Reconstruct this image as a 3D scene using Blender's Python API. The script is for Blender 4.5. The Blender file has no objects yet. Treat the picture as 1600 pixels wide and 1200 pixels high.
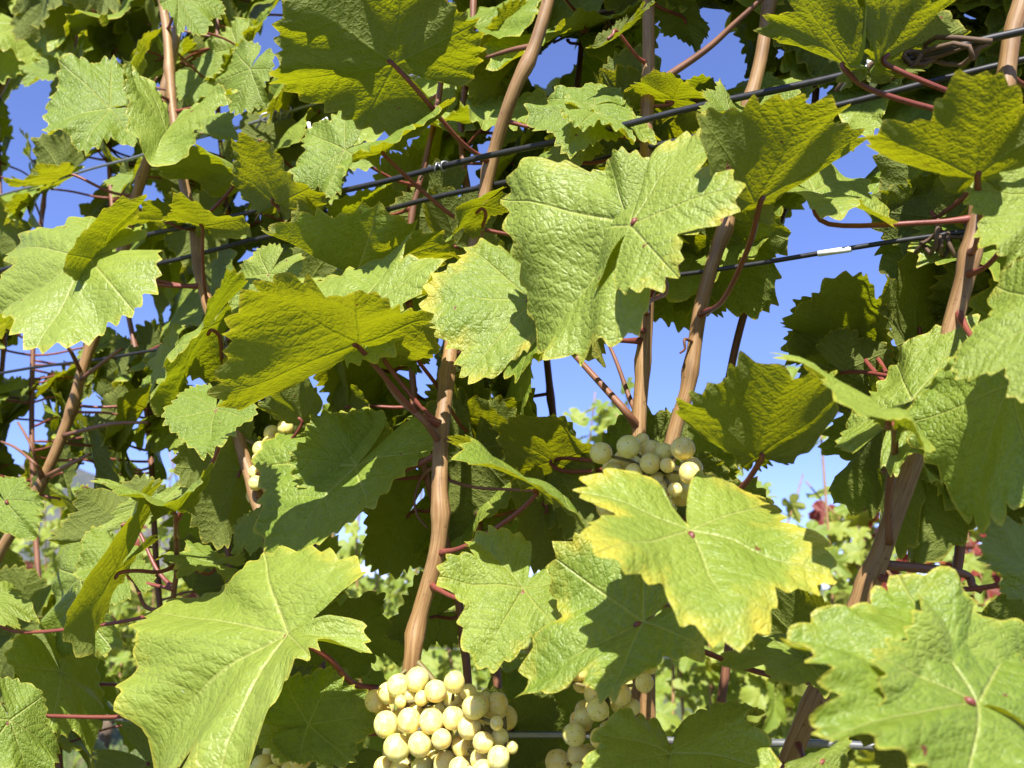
import bpy, math, random
import numpy as np
from mathutils import Vector, Matrix

random.seed(7); rng = np.random.default_rng(7)
scene = bpy.context.scene
col = scene.collection

# ------------------------------------------------------------------ camera
W, H, F = 1600.0, 1200.0, 1386.0          # photo pixels, focal length in pixels
PITCH = math.radians(13.0)
CAM = np.array([0.0, 0.0, 1.15])
cam = bpy.data.cameras.new('camera'); camo = bpy.data.objects.new('camera', cam); col.objects.link(camo)
camo.location = CAM; camo.rotation_euler = (math.pi/2 + PITCH, 0, 0)
cam.sensor_width = 36.0; cam.lens = 36.0*F/W; cam.clip_start = 0.01; cam.clip_end = 20000
cam.dof.use_dof = True; cam.dof.focus_distance = 0.40; cam.dof.aperture_fstop = 19
scene.camera = camo

# ------------------------------------------------------------------ light
SUN_EL, SUN_AZ = math.radians(46), math.radians(-6)   # sun stands behind the camera, to its left; AZ from -Y
sdir = Vector((math.sin(SUN_AZ)*math.cos(SUN_EL), -math.cos(SUN_AZ)*math.cos(SUN_EL), math.sin(SUN_EL)))
world = bpy.data.worlds.new('World'); scene.world = world; world.use_nodes = True
nt = world.node_tree; bg = nt.nodes['Background']
sky = nt.nodes.new('ShaderNodeTexSky'); sky.sky_type = 'NISHITA'; sky.sun_disc = False
sky.sun_elevation = SUN_EL; sky.sun_rotation = math.atan2(sdir.x, sdir.y)
sky.air_density = 0.8; sky.dust_density = 0.0; sky.ozone_density = 5.0; sky.altitude = 1500
tint = nt.nodes.new('ShaderNodeMix'); tint.data_type = 'RGBA'; tint.blend_type = 'MULTIPLY'; tint.inputs[0].default_value = 1.0; tint.inputs[7].default_value = (.90, .93, 1.42, 1)   # the camera's colour of the sky
gam = nt.nodes.new('ShaderNodeGamma'); gam.inputs[1].default_value = .72
nt.links.new(sky.outputs[0], gam.inputs[0]); nt.links.new(gam.outputs[0], tint.inputs[6]); nt.links.new(tint.outputs[2], bg.inputs[0]); bg.inputs[1].default_value = 0.122
sl = bpy.data.lights.new('sun', 'SUN'); sl.energy = 5.0; sl.angle = math.radians(0.53); sl.color = (1.0, 0.95, 0.86)
so = bpy.data.objects.new('sun', sl); col.objects.link(so); so.rotation_euler = sdir.to_track_quat('Z', 'Y').to_euler()
scene.view_settings.view_transform = 'Standard'; scene.view_settings.look = 'None'
scene.view_settings.exposure = 1.20; scene.view_settings.gamma = 1.0

scene.cycles.max_bounces = 6; scene.cycles.transmission_bounces = 4; scene.cycles.diffuse_bounces = 3; scene.cycles.glossy_bounces = 2

# ------------------------------------------------------------------ geometry of the view
cp, sp = math.cos(PITCH), math.sin(PITCH)
def ray(px, py):
    x = (px-W/2)/F; y = -(py-H/2)/F
    return np.array([x, cp - y*sp, sp + y*cp])
def proj(p):
    q = np.asarray(p) - CAM
    f = q[..., 1]*cp + q[..., 2]*sp; u = -q[..., 1]*sp + q[..., 2]*cp
    return W/2 + F*q[..., 0]/f, H/2 - F*u/f
ROWD = ray(-1700, 872); ROWD = ROWD/np.linalg.norm(ROWD)          # direction of the vine rows
ROWN = np.array([-ROWD[1], ROWD[0], 0.0]); ROWN = ROWN/np.linalg.norm(ROWN)
if ROWN[1] < 0: ROWN = -ROWN
D0 = 0.36                                                          # distance camera - row
def P(px, py, off=0.0):
    r = ray(px, py); return CAM + r*((D0+off)/(r@ROWN))

# ------------------------------------------------------------------ helpers
def link(o, parent=None):
    col.objects.link(o)
    if parent is not None: o.parent = parent
    return o
def tag(o, label=None, cat=None, group=None, kind=None):
    if label: o['label'] = label
    if cat: o['category'] = cat
    if group: o['group'] = group
    if kind: o['kind'] = kind
    return o
def empty(name, loc):
    o = bpy.data.objects.new(name, None); o.location = loc; o.empty_display_size = 0.02
    return link(o)
def mesh_from(name, v, f, smooth=True, mat=None):
    me = bpy.data.meshes.new(name); me.from_pydata([tuple(map(float, x)) for x in v], [], f)
    if smooth: me.polygons.foreach_set('use_smooth', [True]*len(me.polygons))
    if mat: me.materials.append(mat)
    me.update(); return me
def put(name, me, parent=None, loc=None):
    o = bpy.data.objects.new(name, me)
    if loc is not None:
        l = np.array(loc, float)
        if parent is not None: l = l - np.array(parent.location)
        o.location = l
    return link(o, parent)
def catmull(pts, n):
    pts = [np.asarray(p, float) for p in pts]
    if len(pts) == 2: return [pts[0] + (pts[1]-pts[0])*i/n for i in range(n+1)]
    q = [2*pts[0]-pts[1]] + pts + [2*pts[-1]-pts[-2]]; out = []
    for i in range(1, len(q)-2):
        for k in range(n):
            t = k/n; a, b, c, d = q[i-1], q[i], q[i+1], q[i+2]
            out.append(.5*((2*b) + (c-a)*t + (2*a-5*b+4*c-d)*t*t + (3*b-a-3*c+d)*t**3))
    out.append(pts[-1]); return out
def tube_data(path, rad, sides=8, ecc=None):
    path = [np.asarray(p, float) for p in path]; n = len(path)
    if not hasattr(rad, '__len__'): rad = [rad]*n
    v, f, uv = [], [], []
    t0 = path[1]-path[0]; up = np.array([0.31, 0.2, 0.93]);
    if abs(t0@up)/np.linalg.norm(t0) > .95: up = np.array([1., .1, 0])
    L = 0
    for i in range(n):
        t = path[min(i+1, n-1)] - path[max(i-1, 0)]; t = t/(np.linalg.norm(t)+1e-12)
        a = up - t*(t@up); a = a/(np.linalg.norm(a)+1e-12); b = np.cross(t, a); up = a
        if i: L += np.linalg.norm(path[i]-path[i-1])
        for k in range(sides):
            th = 2*math.pi*k/sides
            v.append(path[i] + rad[i]*(a*math.cos(th) + b*math.sin(th))); uv.append((k/sides, L))
    for i in range(n-1):
        for k in range(sides):
            k2 = (k+1) % sides
            f.append((i*sides+k, i*sides+k2, (i+1)*sides+k2, (i+1)*sides+k))
    f.append(tuple(reversed(range(sides)))); f.append(tuple((n-1)*sides+k for k in range(sides)))
    return v, f, uv
def tube(name, path, rad, mat, parent=None, sides=8):
    v, f, uv = tube_data(path, rad, sides)
    o0 = np.asarray(path[0], float)
    me = mesh_from(name, [p-o0 for p in v], f, True, mat)
    ul = me.uv_layers.new(name='uv')
    idx = np.zeros(len(me.loops), int); me.loops.foreach_get('vertex_index', idx)
    a = np.array(uv)[idx]
    ul.data.foreach_set('uv', a.astype(np.float32).ravel())
    return put(name, me, parent, o0)

# ------------------------------------------------------------------ materials
def newmat(name):
    m = bpy.data.materials.new(name); m.use_nodes = True; m.node_tree.nodes.clear(); return m
class NB:
    def __init__(s, m): s.t = m.node_tree; s.n = s.t.nodes; s.l = s.t.links
    def node(s, typ, **kw):
        n = s.n.new(typ)
        for k, v in kw.items(): setattr(n, k, v)
        return n
    def set(s, sock, v):
        if hasattr(v, 'is_linked') or isinstance(v, bpy.types.NodeSocket): s.l.new(v, sock)
        else: sock.default_value = v
    def math(s, op, a, b=None, c=None, clamp=False):
        n = s.node('ShaderNodeMath', operation=op); n.use_clamp = clamp
        s.set(n.inputs[0], a)
        if b is not None: s.set(n.inputs[1], b)
        if c is not None: s.set(n.inputs[2], c)
        return n.outputs[0]
    def ramp(s, x, a, b, c=0.0, d=1.0, smooth=True):
        n = s.node('ShaderNodeMapRange'); n.interpolation_type = 'SMOOTHSTEP' if smooth else 'LINEAR'
        for i, v in enumerate((x, a, b, c, d)): s.set(n.inputs[i], v)
        return n.outputs[0]
    def mix(s, f, a, b, mode='MIX'):
        n = s.node('ShaderNodeMix', data_type='RGBA', blend_type=mode)
        s.set(n.inputs[0], f)
        for sock, v in ((n.inputs[6], a), (n.inputs[7], b)):
            if isinstance(v, tuple): v = (*v, 1.0) if len(v) == 3 else v
            s.set(sock, v)
        return n.outputs[2]
    def noise(s, vec, scale, detail=3, rough=.55, out=0, dim='3D', w=None):
        n = s.node('ShaderNodeTexNoise', noise_dimensions=dim)
        if vec is not None: s.l.new(vec, n.inputs['Vector'])
        n.inputs['Scale'].default_value = scale; n.inputs['Detail'].default_value = detail; n.inputs['Roughness'].default_value = rough
        if w is not None: s.set(n.inputs['W'], w)
        return n.outputs[out]

def leaf_material(name, up1, up2, lowc, trans, tfac, yel=(.54, .46, .055), vein=(.42, .46, .12), detail=True, spot=True):
    m = newmat(name); b = NB(m)
    uv = b.node('ShaderNodeUVMap', uv_map='uv').outputs[0]
    ov = b.node('ShaderNodeObjectInfo')
    rnd = ov.outputs['Random']
    vecn = b.node('ShaderNodeVectorMath', operation='ADD')
    b.l.new(uv, vecn.inputs[0])
    comb = b.node('ShaderNodeCombineXYZ'); b.set(comb.inputs[2], b.math('MULTIPLY', rnd, 57.0)); b.set(comb.inputs[0], b.math('MULTIPLY', rnd, 13.0))
    b.l.new(comb.outputs[0], vecn.inputs[1]); vec = vecn.outputs[0]
    vv = b.node('ShaderNodeUVMap', uv_map='vein').outputs[0]
    sep = b.node('ShaderNodeSeparateXYZ'); b.l.new(vv, sep.inputs[0]); along, perp = sep.outputs[0], sep.outputs[1]
    at = b.node('ShaderNodeAttribute', attribute_name='rad'); rad = at.outputs['Fac']
    ya = b.node('ShaderNodeAttribute', attribute_name='yellow', attribute_type='OBJECT').outputs['Fac']
    # veins
    wid = b.math('MULTIPLY_ADD', along, -.014, .0205)
    m1 = b.math('SUBTRACT', 1.0, b.math('DIVIDE', perp, wid), clamp=True)
    nz = b.noise(vec, 5.0, 2)
    q = b.math('MULTIPLY', b.math('SUBTRACT', along, b.math('MULTIPLY', perp, .72)), 8.2)
    q = b.math('ADD', q, b.math('MULTIPLY', nz, .8))
    d2 = b.math('ABSOLUTE', b.math('SUBTRACT', b.math('FRACT', q), .5))
    m2 = b.ramp(d2, .018, .075, 1, 0)
    vor = b.node('ShaderNodeTexVoronoi', feature='DISTANCE_TO_EDGE'); b.l.new(vec, vor.inputs['Vector']); vor.inputs['Scale'].default_value = 19.0
    vd = vor.outputs['Distance']
    m3 = b.ramp(vd, .01, .07, 1, 0)
    vor2 = b.node('ShaderNodeTexVoronoi', feature='DISTANCE_TO_EDGE'); b.l.new(vec, vor2.inputs['Vector']); vor2.inputs['Scale'].default_value = 42.0
    # colour
    big = b.noise(vec, 2.3, 3); fine = b.noise(vec, 14, 4, .65)
    cu = b.mix(b.ramp(b.math('ADD', b.math('MULTIPLY', big, .7), b.math('MULTIPLY', rnd, .45)), .35, .85), up1, up2)
    cu = b.mix(b.math('MULTIPLY', b.ramp(fine, .4, .75), .35), cu, tuple(x*1.35 for x in up2))
    vm = b.math('MAXIMUM', b.math('MULTIPLY', m1, .85), b.math('MAXIMUM', b.math('MULTIPLY', m2, .22), b.math('MULTIPLY', m3, .08)))
    cu = b.mix(vm, cu, vein)
    vml = b.math('MAXIMUM', m1, b.math('MAXIMUM', b.math('MULTIPLY', m2, .6), b.math('MULTIPLY', m3, .3)))
    cl = b.mix(b.math('MULTIPLY', big, .6), lowc, tuple(x*.75 for x in lowc))
    cl = b.mix(b.math('MULTIPLY', vml, .6), cl, tuple(min(1, x*1.9) for x in lowc))
    tr = b.mix(b.math('MULTIPLY', vml, .45), trans, tuple(x*.55 for x in trans))
    tr = b.mix(b.math('MULTIPLY', rnd, .6), tr, (trans[0]*.75, trans[1]*.95, trans[2]))
    # autumn yellow creeping in from the margin, between the veins
    edge = b.math('ADD', rad, b.math('MULTIPLY', b.math('SUBTRACT', b.noise(vec, 3.6, 4, .6), .5), 1.1))
    thr = b.math('MULTIPLY_ADD', ya, -.42, 1.16)
    ym = b.math('MULTIPLY', b.ramp(edge, b.math('SUBTRACT', thr, .06), b.math('ADD', thr, .42)), b.ramp(ya, .0, .45))
    ym = b.math('MULTIPLY', ym, b.math('MULTIPLY_ADD', vm, -.5, .9))
    rim = b.math('MULTIPLY', b.ramp(rad, .965, 1.0), .55)
    ym = b.math('MAXIMUM', ym, rim)
    cu = b.mix(ym, cu, yel); cl = b.mix(b.math('MULTIPLY', ym, .8), cl, tuple(x*.9 for x in yel)); tr = b.mix(ym, tr, (.75, .62, .05))
    if spot:
        sp_ = b.ramp(b.noise(vec, 6.5, 3, .6), .715, .745)
        cu = b.mix(sp_, cu, (.16, .06, .025)); cl = b.mix(sp_, cl, (.16, .06, .025)); tr = b.mix(sp_, tr, (.12, .03, .01))
        dust = b.math('MULTIPLY', b.ramp(b.noise(vec, 38, 2), .70, .76), .35)
        cu = b.mix(dust, cu, (.5, .52, .36))
    back = b.node('ShaderNodeNewGeometry').outputs['Backfacing']
    basec = b.mix(back, cu, cl)
    # relief
    hgt = b.math('ADD', b.math('MULTIPLY', b.ramp(vd, 0, .26), .38), b.math('MULTIPLY', b.ramp(d2, 0, .4), .42))
    hgt = b.math('ADD', hgt, b.math('MULTIPLY', b.ramp(vor2.outputs['Distance'], 0, .3), .16))
    hgt = b.math('ADD', hgt, b.math('MULTIPLY', fine, .35))
    hgt = b.math('SUBTRACT', hgt, b.math('MULTIPLY', m1, .9))
    bump = b.node('ShaderNodeBump'); bump.inputs['Strength'].default_value = .56 if detail else .35
    bump.inputs['Distance'].default_value = .0013; b.l.new(hgt, bump.inputs['Height'])
    pr = b.node('ShaderNodeBsdfPrincipled'); b.l.new(basec, pr.inputs['Base Color'])
    b.set(pr.inputs['Roughness'], b.math('ADD', b.mix_f(back, .42, .72) if hasattr(b, 'mix_f') else b.math('MULTIPLY_ADD', back, .3, .40), b.math('MULTIPLY', fine, .12)))
    pr.inputs['Specular IOR Level'].default_value = .5
    b.l.new(bump.outputs[0], pr.inputs['Normal'])
    tl = b.node('ShaderNodeBsdfTranslucent'); b.l.new(tr, tl.inputs[0]); b.l.new(bump.outputs[0], tl.inputs['Normal'])
    mx = b.node('ShaderNodeMixShader'); mx.inputs[0].default_value = tfac
    b.l.new(pr.outputs[0], mx.inputs[1]); b.l.new(tl.outputs[0], mx.inputs[2])
    out = b.node('ShaderNodeOutputMaterial'); b.l.new(mx.outputs[0], out.inputs[0])
    return m
M_LEAF = leaf_material('vine_leaf', (.150, .228, .024), (.240, .310, .048), (.125, .155, .022), (.45, .455, .005), .35)
M_BGLEAF = leaf_material('vine_leaf_far', (.15, .235, .028), (.30, .36, .06), (.23, .26, .05), (.50, .50, .02), .40, detail=False, spot=False)
M_RED = leaf_material('vine_leaf_red', (.16, .016, .018), (.25, .05, .035), (.22, .08, .06), (.48, .05, .03), .40, yel=(.45, .12, .04), vein=(.35, .15, .06), detail=False, spot=False)

def cane_material(name, c1, c2, rough=.55):
    m = newmat(name); b = NB(m)
    uv = b.node('ShaderNodeUVMap', uv_map='uv').outputs[0]
    sp_ = b.node('ShaderNodeSeparateXYZ'); b.l.new(uv, sp_.inputs[0])
    an = b.math('MULTIPLY', sp_.outputs[0], 2*math.pi)
    cb = b.node('ShaderNodeCombineXYZ'); b.set(cb.inputs[0], b.math('MULTIPLY', b.math('COSINE', an), 1.0)); b.set(cb.inputs[1], b.math('SINE', an))
    b.set(cb.inputs[2], b.math('MULTIPLY', sp_.outputs[1], 14.0))
    st = b.noise(cb.outputs[0], 4.5, 3, .6)
    geo = b.node('ShaderNodeTexCoord').outputs['Object']
    bl = b.noise(geo, 38, 3)
    fl = b.noise(geo, 420, 2)
    c = b.mix(b.ramp(st, .22, .82), c1, c2)
    c = b.mix(b.math('MULTIPLY', b.ramp(bl, .45, .7), .5), c, tuple(x*.55 for x in c1))
    c = b.mix(b.math('MULTIPLY', b.ramp(fl, .66, .72), .6), c, tuple(x*.3 for x in c1))
    bump = b.node('ShaderNodeBump'); bump.inputs['Strength'].default_value = .4; bump.inputs['Distance'].default_value = .00025; b.l.new(st, bump.inputs['Height'])
    pr = b.node('ShaderNodeBsdfPrincipled'); b.l.new(c, pr.inputs['Base Color']); pr.inputs['Roughness'].default_value = rough
    b.l.new(bump.outputs[0], pr.inputs['Normal'])
    out = b.node('ShaderNodeOutputMaterial'); b.l.new(pr.outputs[0], out.inputs[0]); return m
M_CANE = cane_material('ripened_cane', (.19, .092, .033), (.37, .235, .105))
M_LATERAL = cane_material('reddish_lateral', (.13, .045, .025), (.25, .12, .06))
M_PETIOLE = cane_material('pink_petiole', (.135, .026, .022), (.25, .075, .05), .42)
M_DRY = cane_material('dry_tendril', (.085, .05, .03), (.19, .12, .075), .8)
M_BARK = cane_material('old_bark', (.06, .042, .03), (.17, .125, .09), .9)

def plain(name, c, rough=.5, metal=0.0, vary=.25, scale=200):
    m = newmat(name); b = NB(m)
    geo = b.node('ShaderNodeTexCoord').outputs['Object']
    n = b.noise(geo, scale, 3)
    cc = b.mix(n, tuple(x*(1-vary) for x in c), tuple(min(1, x*(1+vary)) for x in c))
    pr = b.node('ShaderNodeBsdfPrincipled'); b.l.new(cc, pr.inputs['Base Color'])
    b.set(pr.inputs['Roughness'], b.math('MULTIPLY_ADD', n, .25, rough-.12)); pr.inputs['Metallic'].default_value = metal
    out = b.node('ShaderNodeOutputMaterial'); b.l.new(pr.outputs[0], out.inputs[0]); return m
M_WIRE = plain('weathered_wire', (.045, .045, .05), .42, .6)
M_GALV = plain('galvanised_wire', (.30, .31, .33), .40, .75)
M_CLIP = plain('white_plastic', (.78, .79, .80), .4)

def grape_material():
    m = newmat('white_grape'); b = NB(m)
    tc = b.node('ShaderNodeTexCoord').outputs['Object']; rnd = b.node('ShaderNodeObjectInfo').outputs['Random']
    ad = b.node('ShaderNodeVectorMath', operation='ADD'); b.l.new(tc, ad.inputs[0])
    cb = b.node('ShaderNodeCombineXYZ'); b.set(cb.inputs[0], b.math('MULTIPLY', rnd, 60.0)); b.l.new(cb.outputs[0], ad.inputs[1]); v = ad.outputs[0]
    c = b.mix(b.ramp(b.math('ADD', b.math('MULTIPLY', b.noise(v, .9, 2), .5), b.math('MULTIPLY', rnd, .5)), .25, .75), (.72, .65, .18), (.76, .58, .15))
    bloom = b.ramp(b.noise(v, 1.6, 4, .6), .36, .68)
    c = b.mix(b.math('MULTIPLY', bloom, .5), c, (.82, .76, .46))
    vo = b.node('ShaderNodeTexVoronoi'); b.l.new(v, vo.inputs['Vector']); vo.inputs['Scale'].default_value = 2.9
    dots = b.math('MULTIPLY', b.ramp(vo.outputs['Distance'], .13, .22, 1, 0), b.ramp(b.noise(v, 1.3, 2), .42, .56))
    c = b.mix(b.math('MULTIPLY', dots, .85), c, (.14, .07, .03))
    pr = b.node('ShaderNodeBsdfPrincipled'); b.l.new(c, pr.inputs['Base Color'])
    pr.inputs['Subsurface Weight'].default_value = .5; pr.inputs['Subsurface Radius'].default_value = (1.0, .75, .22); pr.inputs['Subsurface Scale'].default_value = .0045
    b.set(pr.inputs['Roughness'], b.math('MULTIPLY_ADD', bloom, .3, .25)); pr.inputs['Specular IOR Level'].default_value = .45
    out = b.node('ShaderNodeOutputMaterial'); b.l.new(pr.outputs[0], out.inputs[0]); return m
M_GRAPE = grape_material()

# ------------------------------------------------------------------ leaf shape
VA = [0, 54, -54, 112, -112]
CA = np.array([math.sin(math.radians(54))*.87, math.cos(math.radians(54))*.87])   # tip of a side lobe in leaf space (u>0)
def smooth01(a, b, x):
    t = np.clip((x-a)/(b-a), 0, 1); return t*t*(3-2*t)
def leaf_template(seed, NA=216, lobing=.36, fr=(0, .05, .16, .3, .45, .6, .75, .87, .95, 1.0), teeth=34, tamp=.13):
    r = np.random.default_rng(seed)
    th = np.linspace(-178.5, 178.5, NA)
    cs = [0, 54, -54, 112, -112]
    R = np.array([1.0, .89, .89, .72, .72])*(1 + r.uniform(-.06, .06, 5))
    lob = lobing*(1 + r.uniform(-.35, .35, 5))
    rs = np.zeros(NA)
    prof = []
    for c, rr, lb in zip(cs, R, lob):
        d = th - c; w = 27.5
        if c == 112: w = np.where(d > 0, 62, 27.5)
        if c == -112: w = np.where(d < 0, 62, 27.5)
        prof.append(rr*(1 - lb*np.minimum(np.abs(d)/w, 2.2)**1.7))
    prof = np.array(prof); k = 28
    rs = np.log(np.sum(np.exp(k*prof), 0))/k
    a = np.abs(th); rs = rs*(.05 + .95*smooth01(179.6, 164+r.uniform(-7, 6), a))
    ph = th/360*teeth + .28*np.sin(np.radians(th*3)+r.uniform(0, 6)) + .12*np.sin(np.radians(th*11)+r.uniform(0, 6)) + r.uniform()
    t = ph - np.floor(ph); t = np.where(th > 0, 1-t, t)
    tri = np.where(t < .62, t/.62, (1-t)/.38)
    big = .55 + .75*(.5+.5*np.sin(np.radians(th*teeth/2.6)+r.uniform(0, 6)))*(.6+.4*np.sin(np.radians(th*4)+r.uniform(0, 6))) + .2*r.normal(size=NA)*0
    ro = rs*(1 + tamp*big*(tri-.42)*smooth01(178, 164, a))
    NR = len(fr)
    rad = np.zeros((NR, NA))
    for i, f in enumerate(fr): rad[i] = f*rs
    rad[-1] = ro; rad[-2] = fr[-2]*rs + .45*(ro-rs)
    if NR > 4: rad[-3] = fr[-3]*rs + .1*(ro-rs)
    tr_ = np.radians(th)
    u = rad*np.sin(tr_); v = rad*np.cos(tr_)
    verts = np.stack([u.ravel(), v.ravel()], 1)
    frac = np.repeat(np.array(fr), NA)
    faces, fs = [], []
    mids = (th[:-1]+th[1:])/2
    sect = np.argmin(np.abs(mids[:, None]-np.array(VA)[None]), 1)
    for i in range(NR-1):
        for k in range(NA-1):
            a0, a1, b0, b1 = i*NA+k, i*NA+k+1, (i+1)*NA+k, (i+1)*NA+k+1
            if i == 0: faces.append((a0, b1, b0))
            else: faces.append((a0, a1, b1, b0))
            fs.append(sect[k])
    return dict(uv=verts, frac=frac, faces=faces, fs=fs, th=np.tile(th, NR), NA=NA, NR=NR)
TEMPL = [leaf_template(100+i, lobing=l) for i, l in enumerate((.17, .21, .27, .20, .30, .15, .23, .36))]
TSM = [leaf_template(200+i, NA=84, lobing=l, fr=(0, .12, .35, .6, .82, 1.0), teeth=26, tamp=.15) for i, l in enumerate((.34, .40, .30, .46))]
_cache = {}
def loops_of(tp):
    key = id(tp)
    if key not in _cache:
        vi = [i for f in tp['faces'] for i in f]; se = [s for f, s in zip(tp['faces'], tp['fs']) for _ in f]
        vi = np.array(vi); u = tp['uv'][vi]; ang = np.radians(np.array(VA))[np.array(se)]
        dx, dy = np.sin(ang), np.cos(ang)
        al = u[:, 0]*dx + u[:, 1]*dy; pe = np.abs(u[:, 0]*dy - u[:, 1]*dx)
        _cache[key] = (u.astype(np.float32).ravel(), np.stack([al, pe], 1).astype(np.float32).ravel())
    return _cache[key]
def height_field(tp, seed, curl=.12, wave=.07, rough=.03, pillow=.03, roll=0.0):
    r = np.random.default_rng(seed); u, v = tp['uv'][:, 0], tp['uv'][:, 1]
    rho = np.hypot(u, v); th = np.radians(tp['th'])
    h = -curl*rho**2
    h += wave*rho**2*(np.sin(3*th+r.uniform(0, 6)) + .8*np.sin(5*th+r.uniform(0, 6)) + .5*np.sin(8*th+r.uniform(0, 6)) + .35*np.sin(13*th+r.uniform(0, 6))*rho)
    d = np.min(np.abs(tp['th'][:, None]-np.array(VA)[None]), 1)
    h += pillow*np.sin(np.radians(np.clip(d, 0, 28)/28*90))*np.minimum(rho*1.6, 1)
    for k in range(7):
        a = r.uniform(0, 6.3); f = r.uniform(5, 13)
        h += rough*.4*np.sin(f*(u*math.cos(a)+v*math.sin(a))+r.uniform(0, 6))*np.minimum(rho*2, 1)
    h -= roll*np.maximum(rho-.62, 0)**2*6
    h += .018*r.normal()*np.sin(th*30)*(tp['frac'] > .93)
    return h
def leaf_mesh(name, tp, pts, mat):
    me = bpy.data.meshes.new(name); me.from_pydata(pts.tolist(), [], tp['faces'])
    me.polygons.foreach_set('use_smooth', [True]*len(me.polygons))
    a, b = loops_of(tp)
    me.uv_layers.new(name='uv').data.foreach_set('uv', a)
    me.uv_layers.new(name='vein').data.foreach_set('uv', b)
    at = me.attributes.new('rad', 'FLOAT', 'POINT'); at.data.foreach_set('value', tp['frac'].astype(np.float32))
    me.materials.append(mat); me.update(); return me
def leaf_points(tp, h, Tv, AR, AL, size, e=.07):
    """leaf space -> space, base at the origin: Tv along the midrib, AR / AL across each half"""
    u, v = tp['uv'][:, 0:1], tp['uv'][:, 1:2]
    sq = np.sqrt(u*u+e*e); pr = (sq+u)/2 - e/2*np.exp(-np.abs(u)/e); nr = (sq-u)/2 - e/2*np.exp(-np.abs(u)/e)
    nR = np.cross(AR, Tv); nL = np.cross(Tv, AL)
    nR = nR/(np.linalg.norm(nR)+1e-9); nL = nL/(np.linalg.norm(nL)+1e-9)
    w = smooth01(-.25, .25, u)
    nn = nR*w + nL*(1-w); nn = nn/(np.linalg.norm(nn, axis=1, keepdims=True)+1e-9)
    return v*Tv + pr*AR + nr*AL + nn*(h[:, None]*size)

# ------------------------------------------------------------------ setting: ground, hills
def ground_z(x, y): return 0.0
def build_setting():
    n = 40; xs = np.concatenate([-np.geomspace(9000, 4, n), np.linspace(-3, 3, 9), np.geomspace(4, 9000, n)])
    v = []; f = []; N = len(xs)
    r = np.random.default_rng(5)
    for y in xs:
        for x in xs:
            d = math.hypot(x, y); v.append((x, y, -.0*d + .02*math.sin(x*1.7)*math.cos(y*1.3)*(d < 60)))
    for i in range(N-1):
        for k in range(N-1): f.append((i*N+k, i*N+k+1, (i+1)*N+k+1, (i+1)*N+k))
    m = newmat('vineyard_ground'); b = NB(m)
    tc = b.node('ShaderNodeTexCoord').outputs['Object']
    c = b.mix(b.ramp(b.noise(tc, 1.1, 5, .65), .40, .62), (.055, .095, .02), (.17, .12, .07))
    c = b.mix(b.math('MULTIPLY', b.noise(tc, 30, 4, .7), .6), c, (.13, .17, .04))
    bump = b.node('ShaderNodeBump'); bump.inputs['Distance'].default_value = .03; b.l.new(b.noise(tc, 25, 5, .7), bump.inputs['Height'])
    pr = b.node('ShaderNodeBsdfPrincipled'); b.l.new(c, pr.inputs['Base Color']); pr.inputs['Roughness'].default_value = .95; b.l.new(bump.outputs[0], pr.inputs['Normal'])
    b.l.new(pr.outputs[0], b.node('ShaderNodeOutputMaterial').inputs[0])
    tag(put('ground', mesh_from('ground', v, f, True, m)), kind='structure')
    # wooded hills on the left skyline
    m = newmat('wooded_hills'); b = NB(m)
    tc = b.node('ShaderNodeTexCoord').outputs['Object']
    c = b.mix(b.ramp(b.noise(tc, .004, 5, .65), .35, .65), (.06, .075, .075), (.13, .125, .12))
    pr = b.node('ShaderNodeBsdfPrincipled'); b.l.new(c, pr.inputs['Base Color']); pr.inputs['Roughness'].default_value = 1.0
    b.l.new(pr.outputs[0], b.node('ShaderNodeOutputMaterial').inputs[0])
    v, f = [], []; na, nr = 90, 8
    for i in range(na):
        az = math.radians(-75 + 100*i/(na-1))
        hh = 620*math.exp(-((math.degrees(az)+30)/15)**2) + 260*math.exp(-((math.degrees(az)+58)/16)**2) + 25*math.sin(i*.9) + 14*math.sin(i*2.3) - 20
        for k in range(nr):
            t = k/(nr-1); d = 3600 + 1500*t
            v.append((math.sin(az)*d, math.cos(az)*d, -20 + hh*math.sin(min(t*1.25, 1)*math.pi/2)**1.3*(1 + .05*math.sin(i*1.7+k*2.1))))
    for i in range(na-1):
        for k in range(nr-1): f.append((i*nr+k, (i+1)*nr+k, (i+1)*nr+k+1, i*nr+k+1))
    tag(put('hills', mesh_from('hills', v, f, True, m)), kind='structure')
build_setting()

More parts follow.
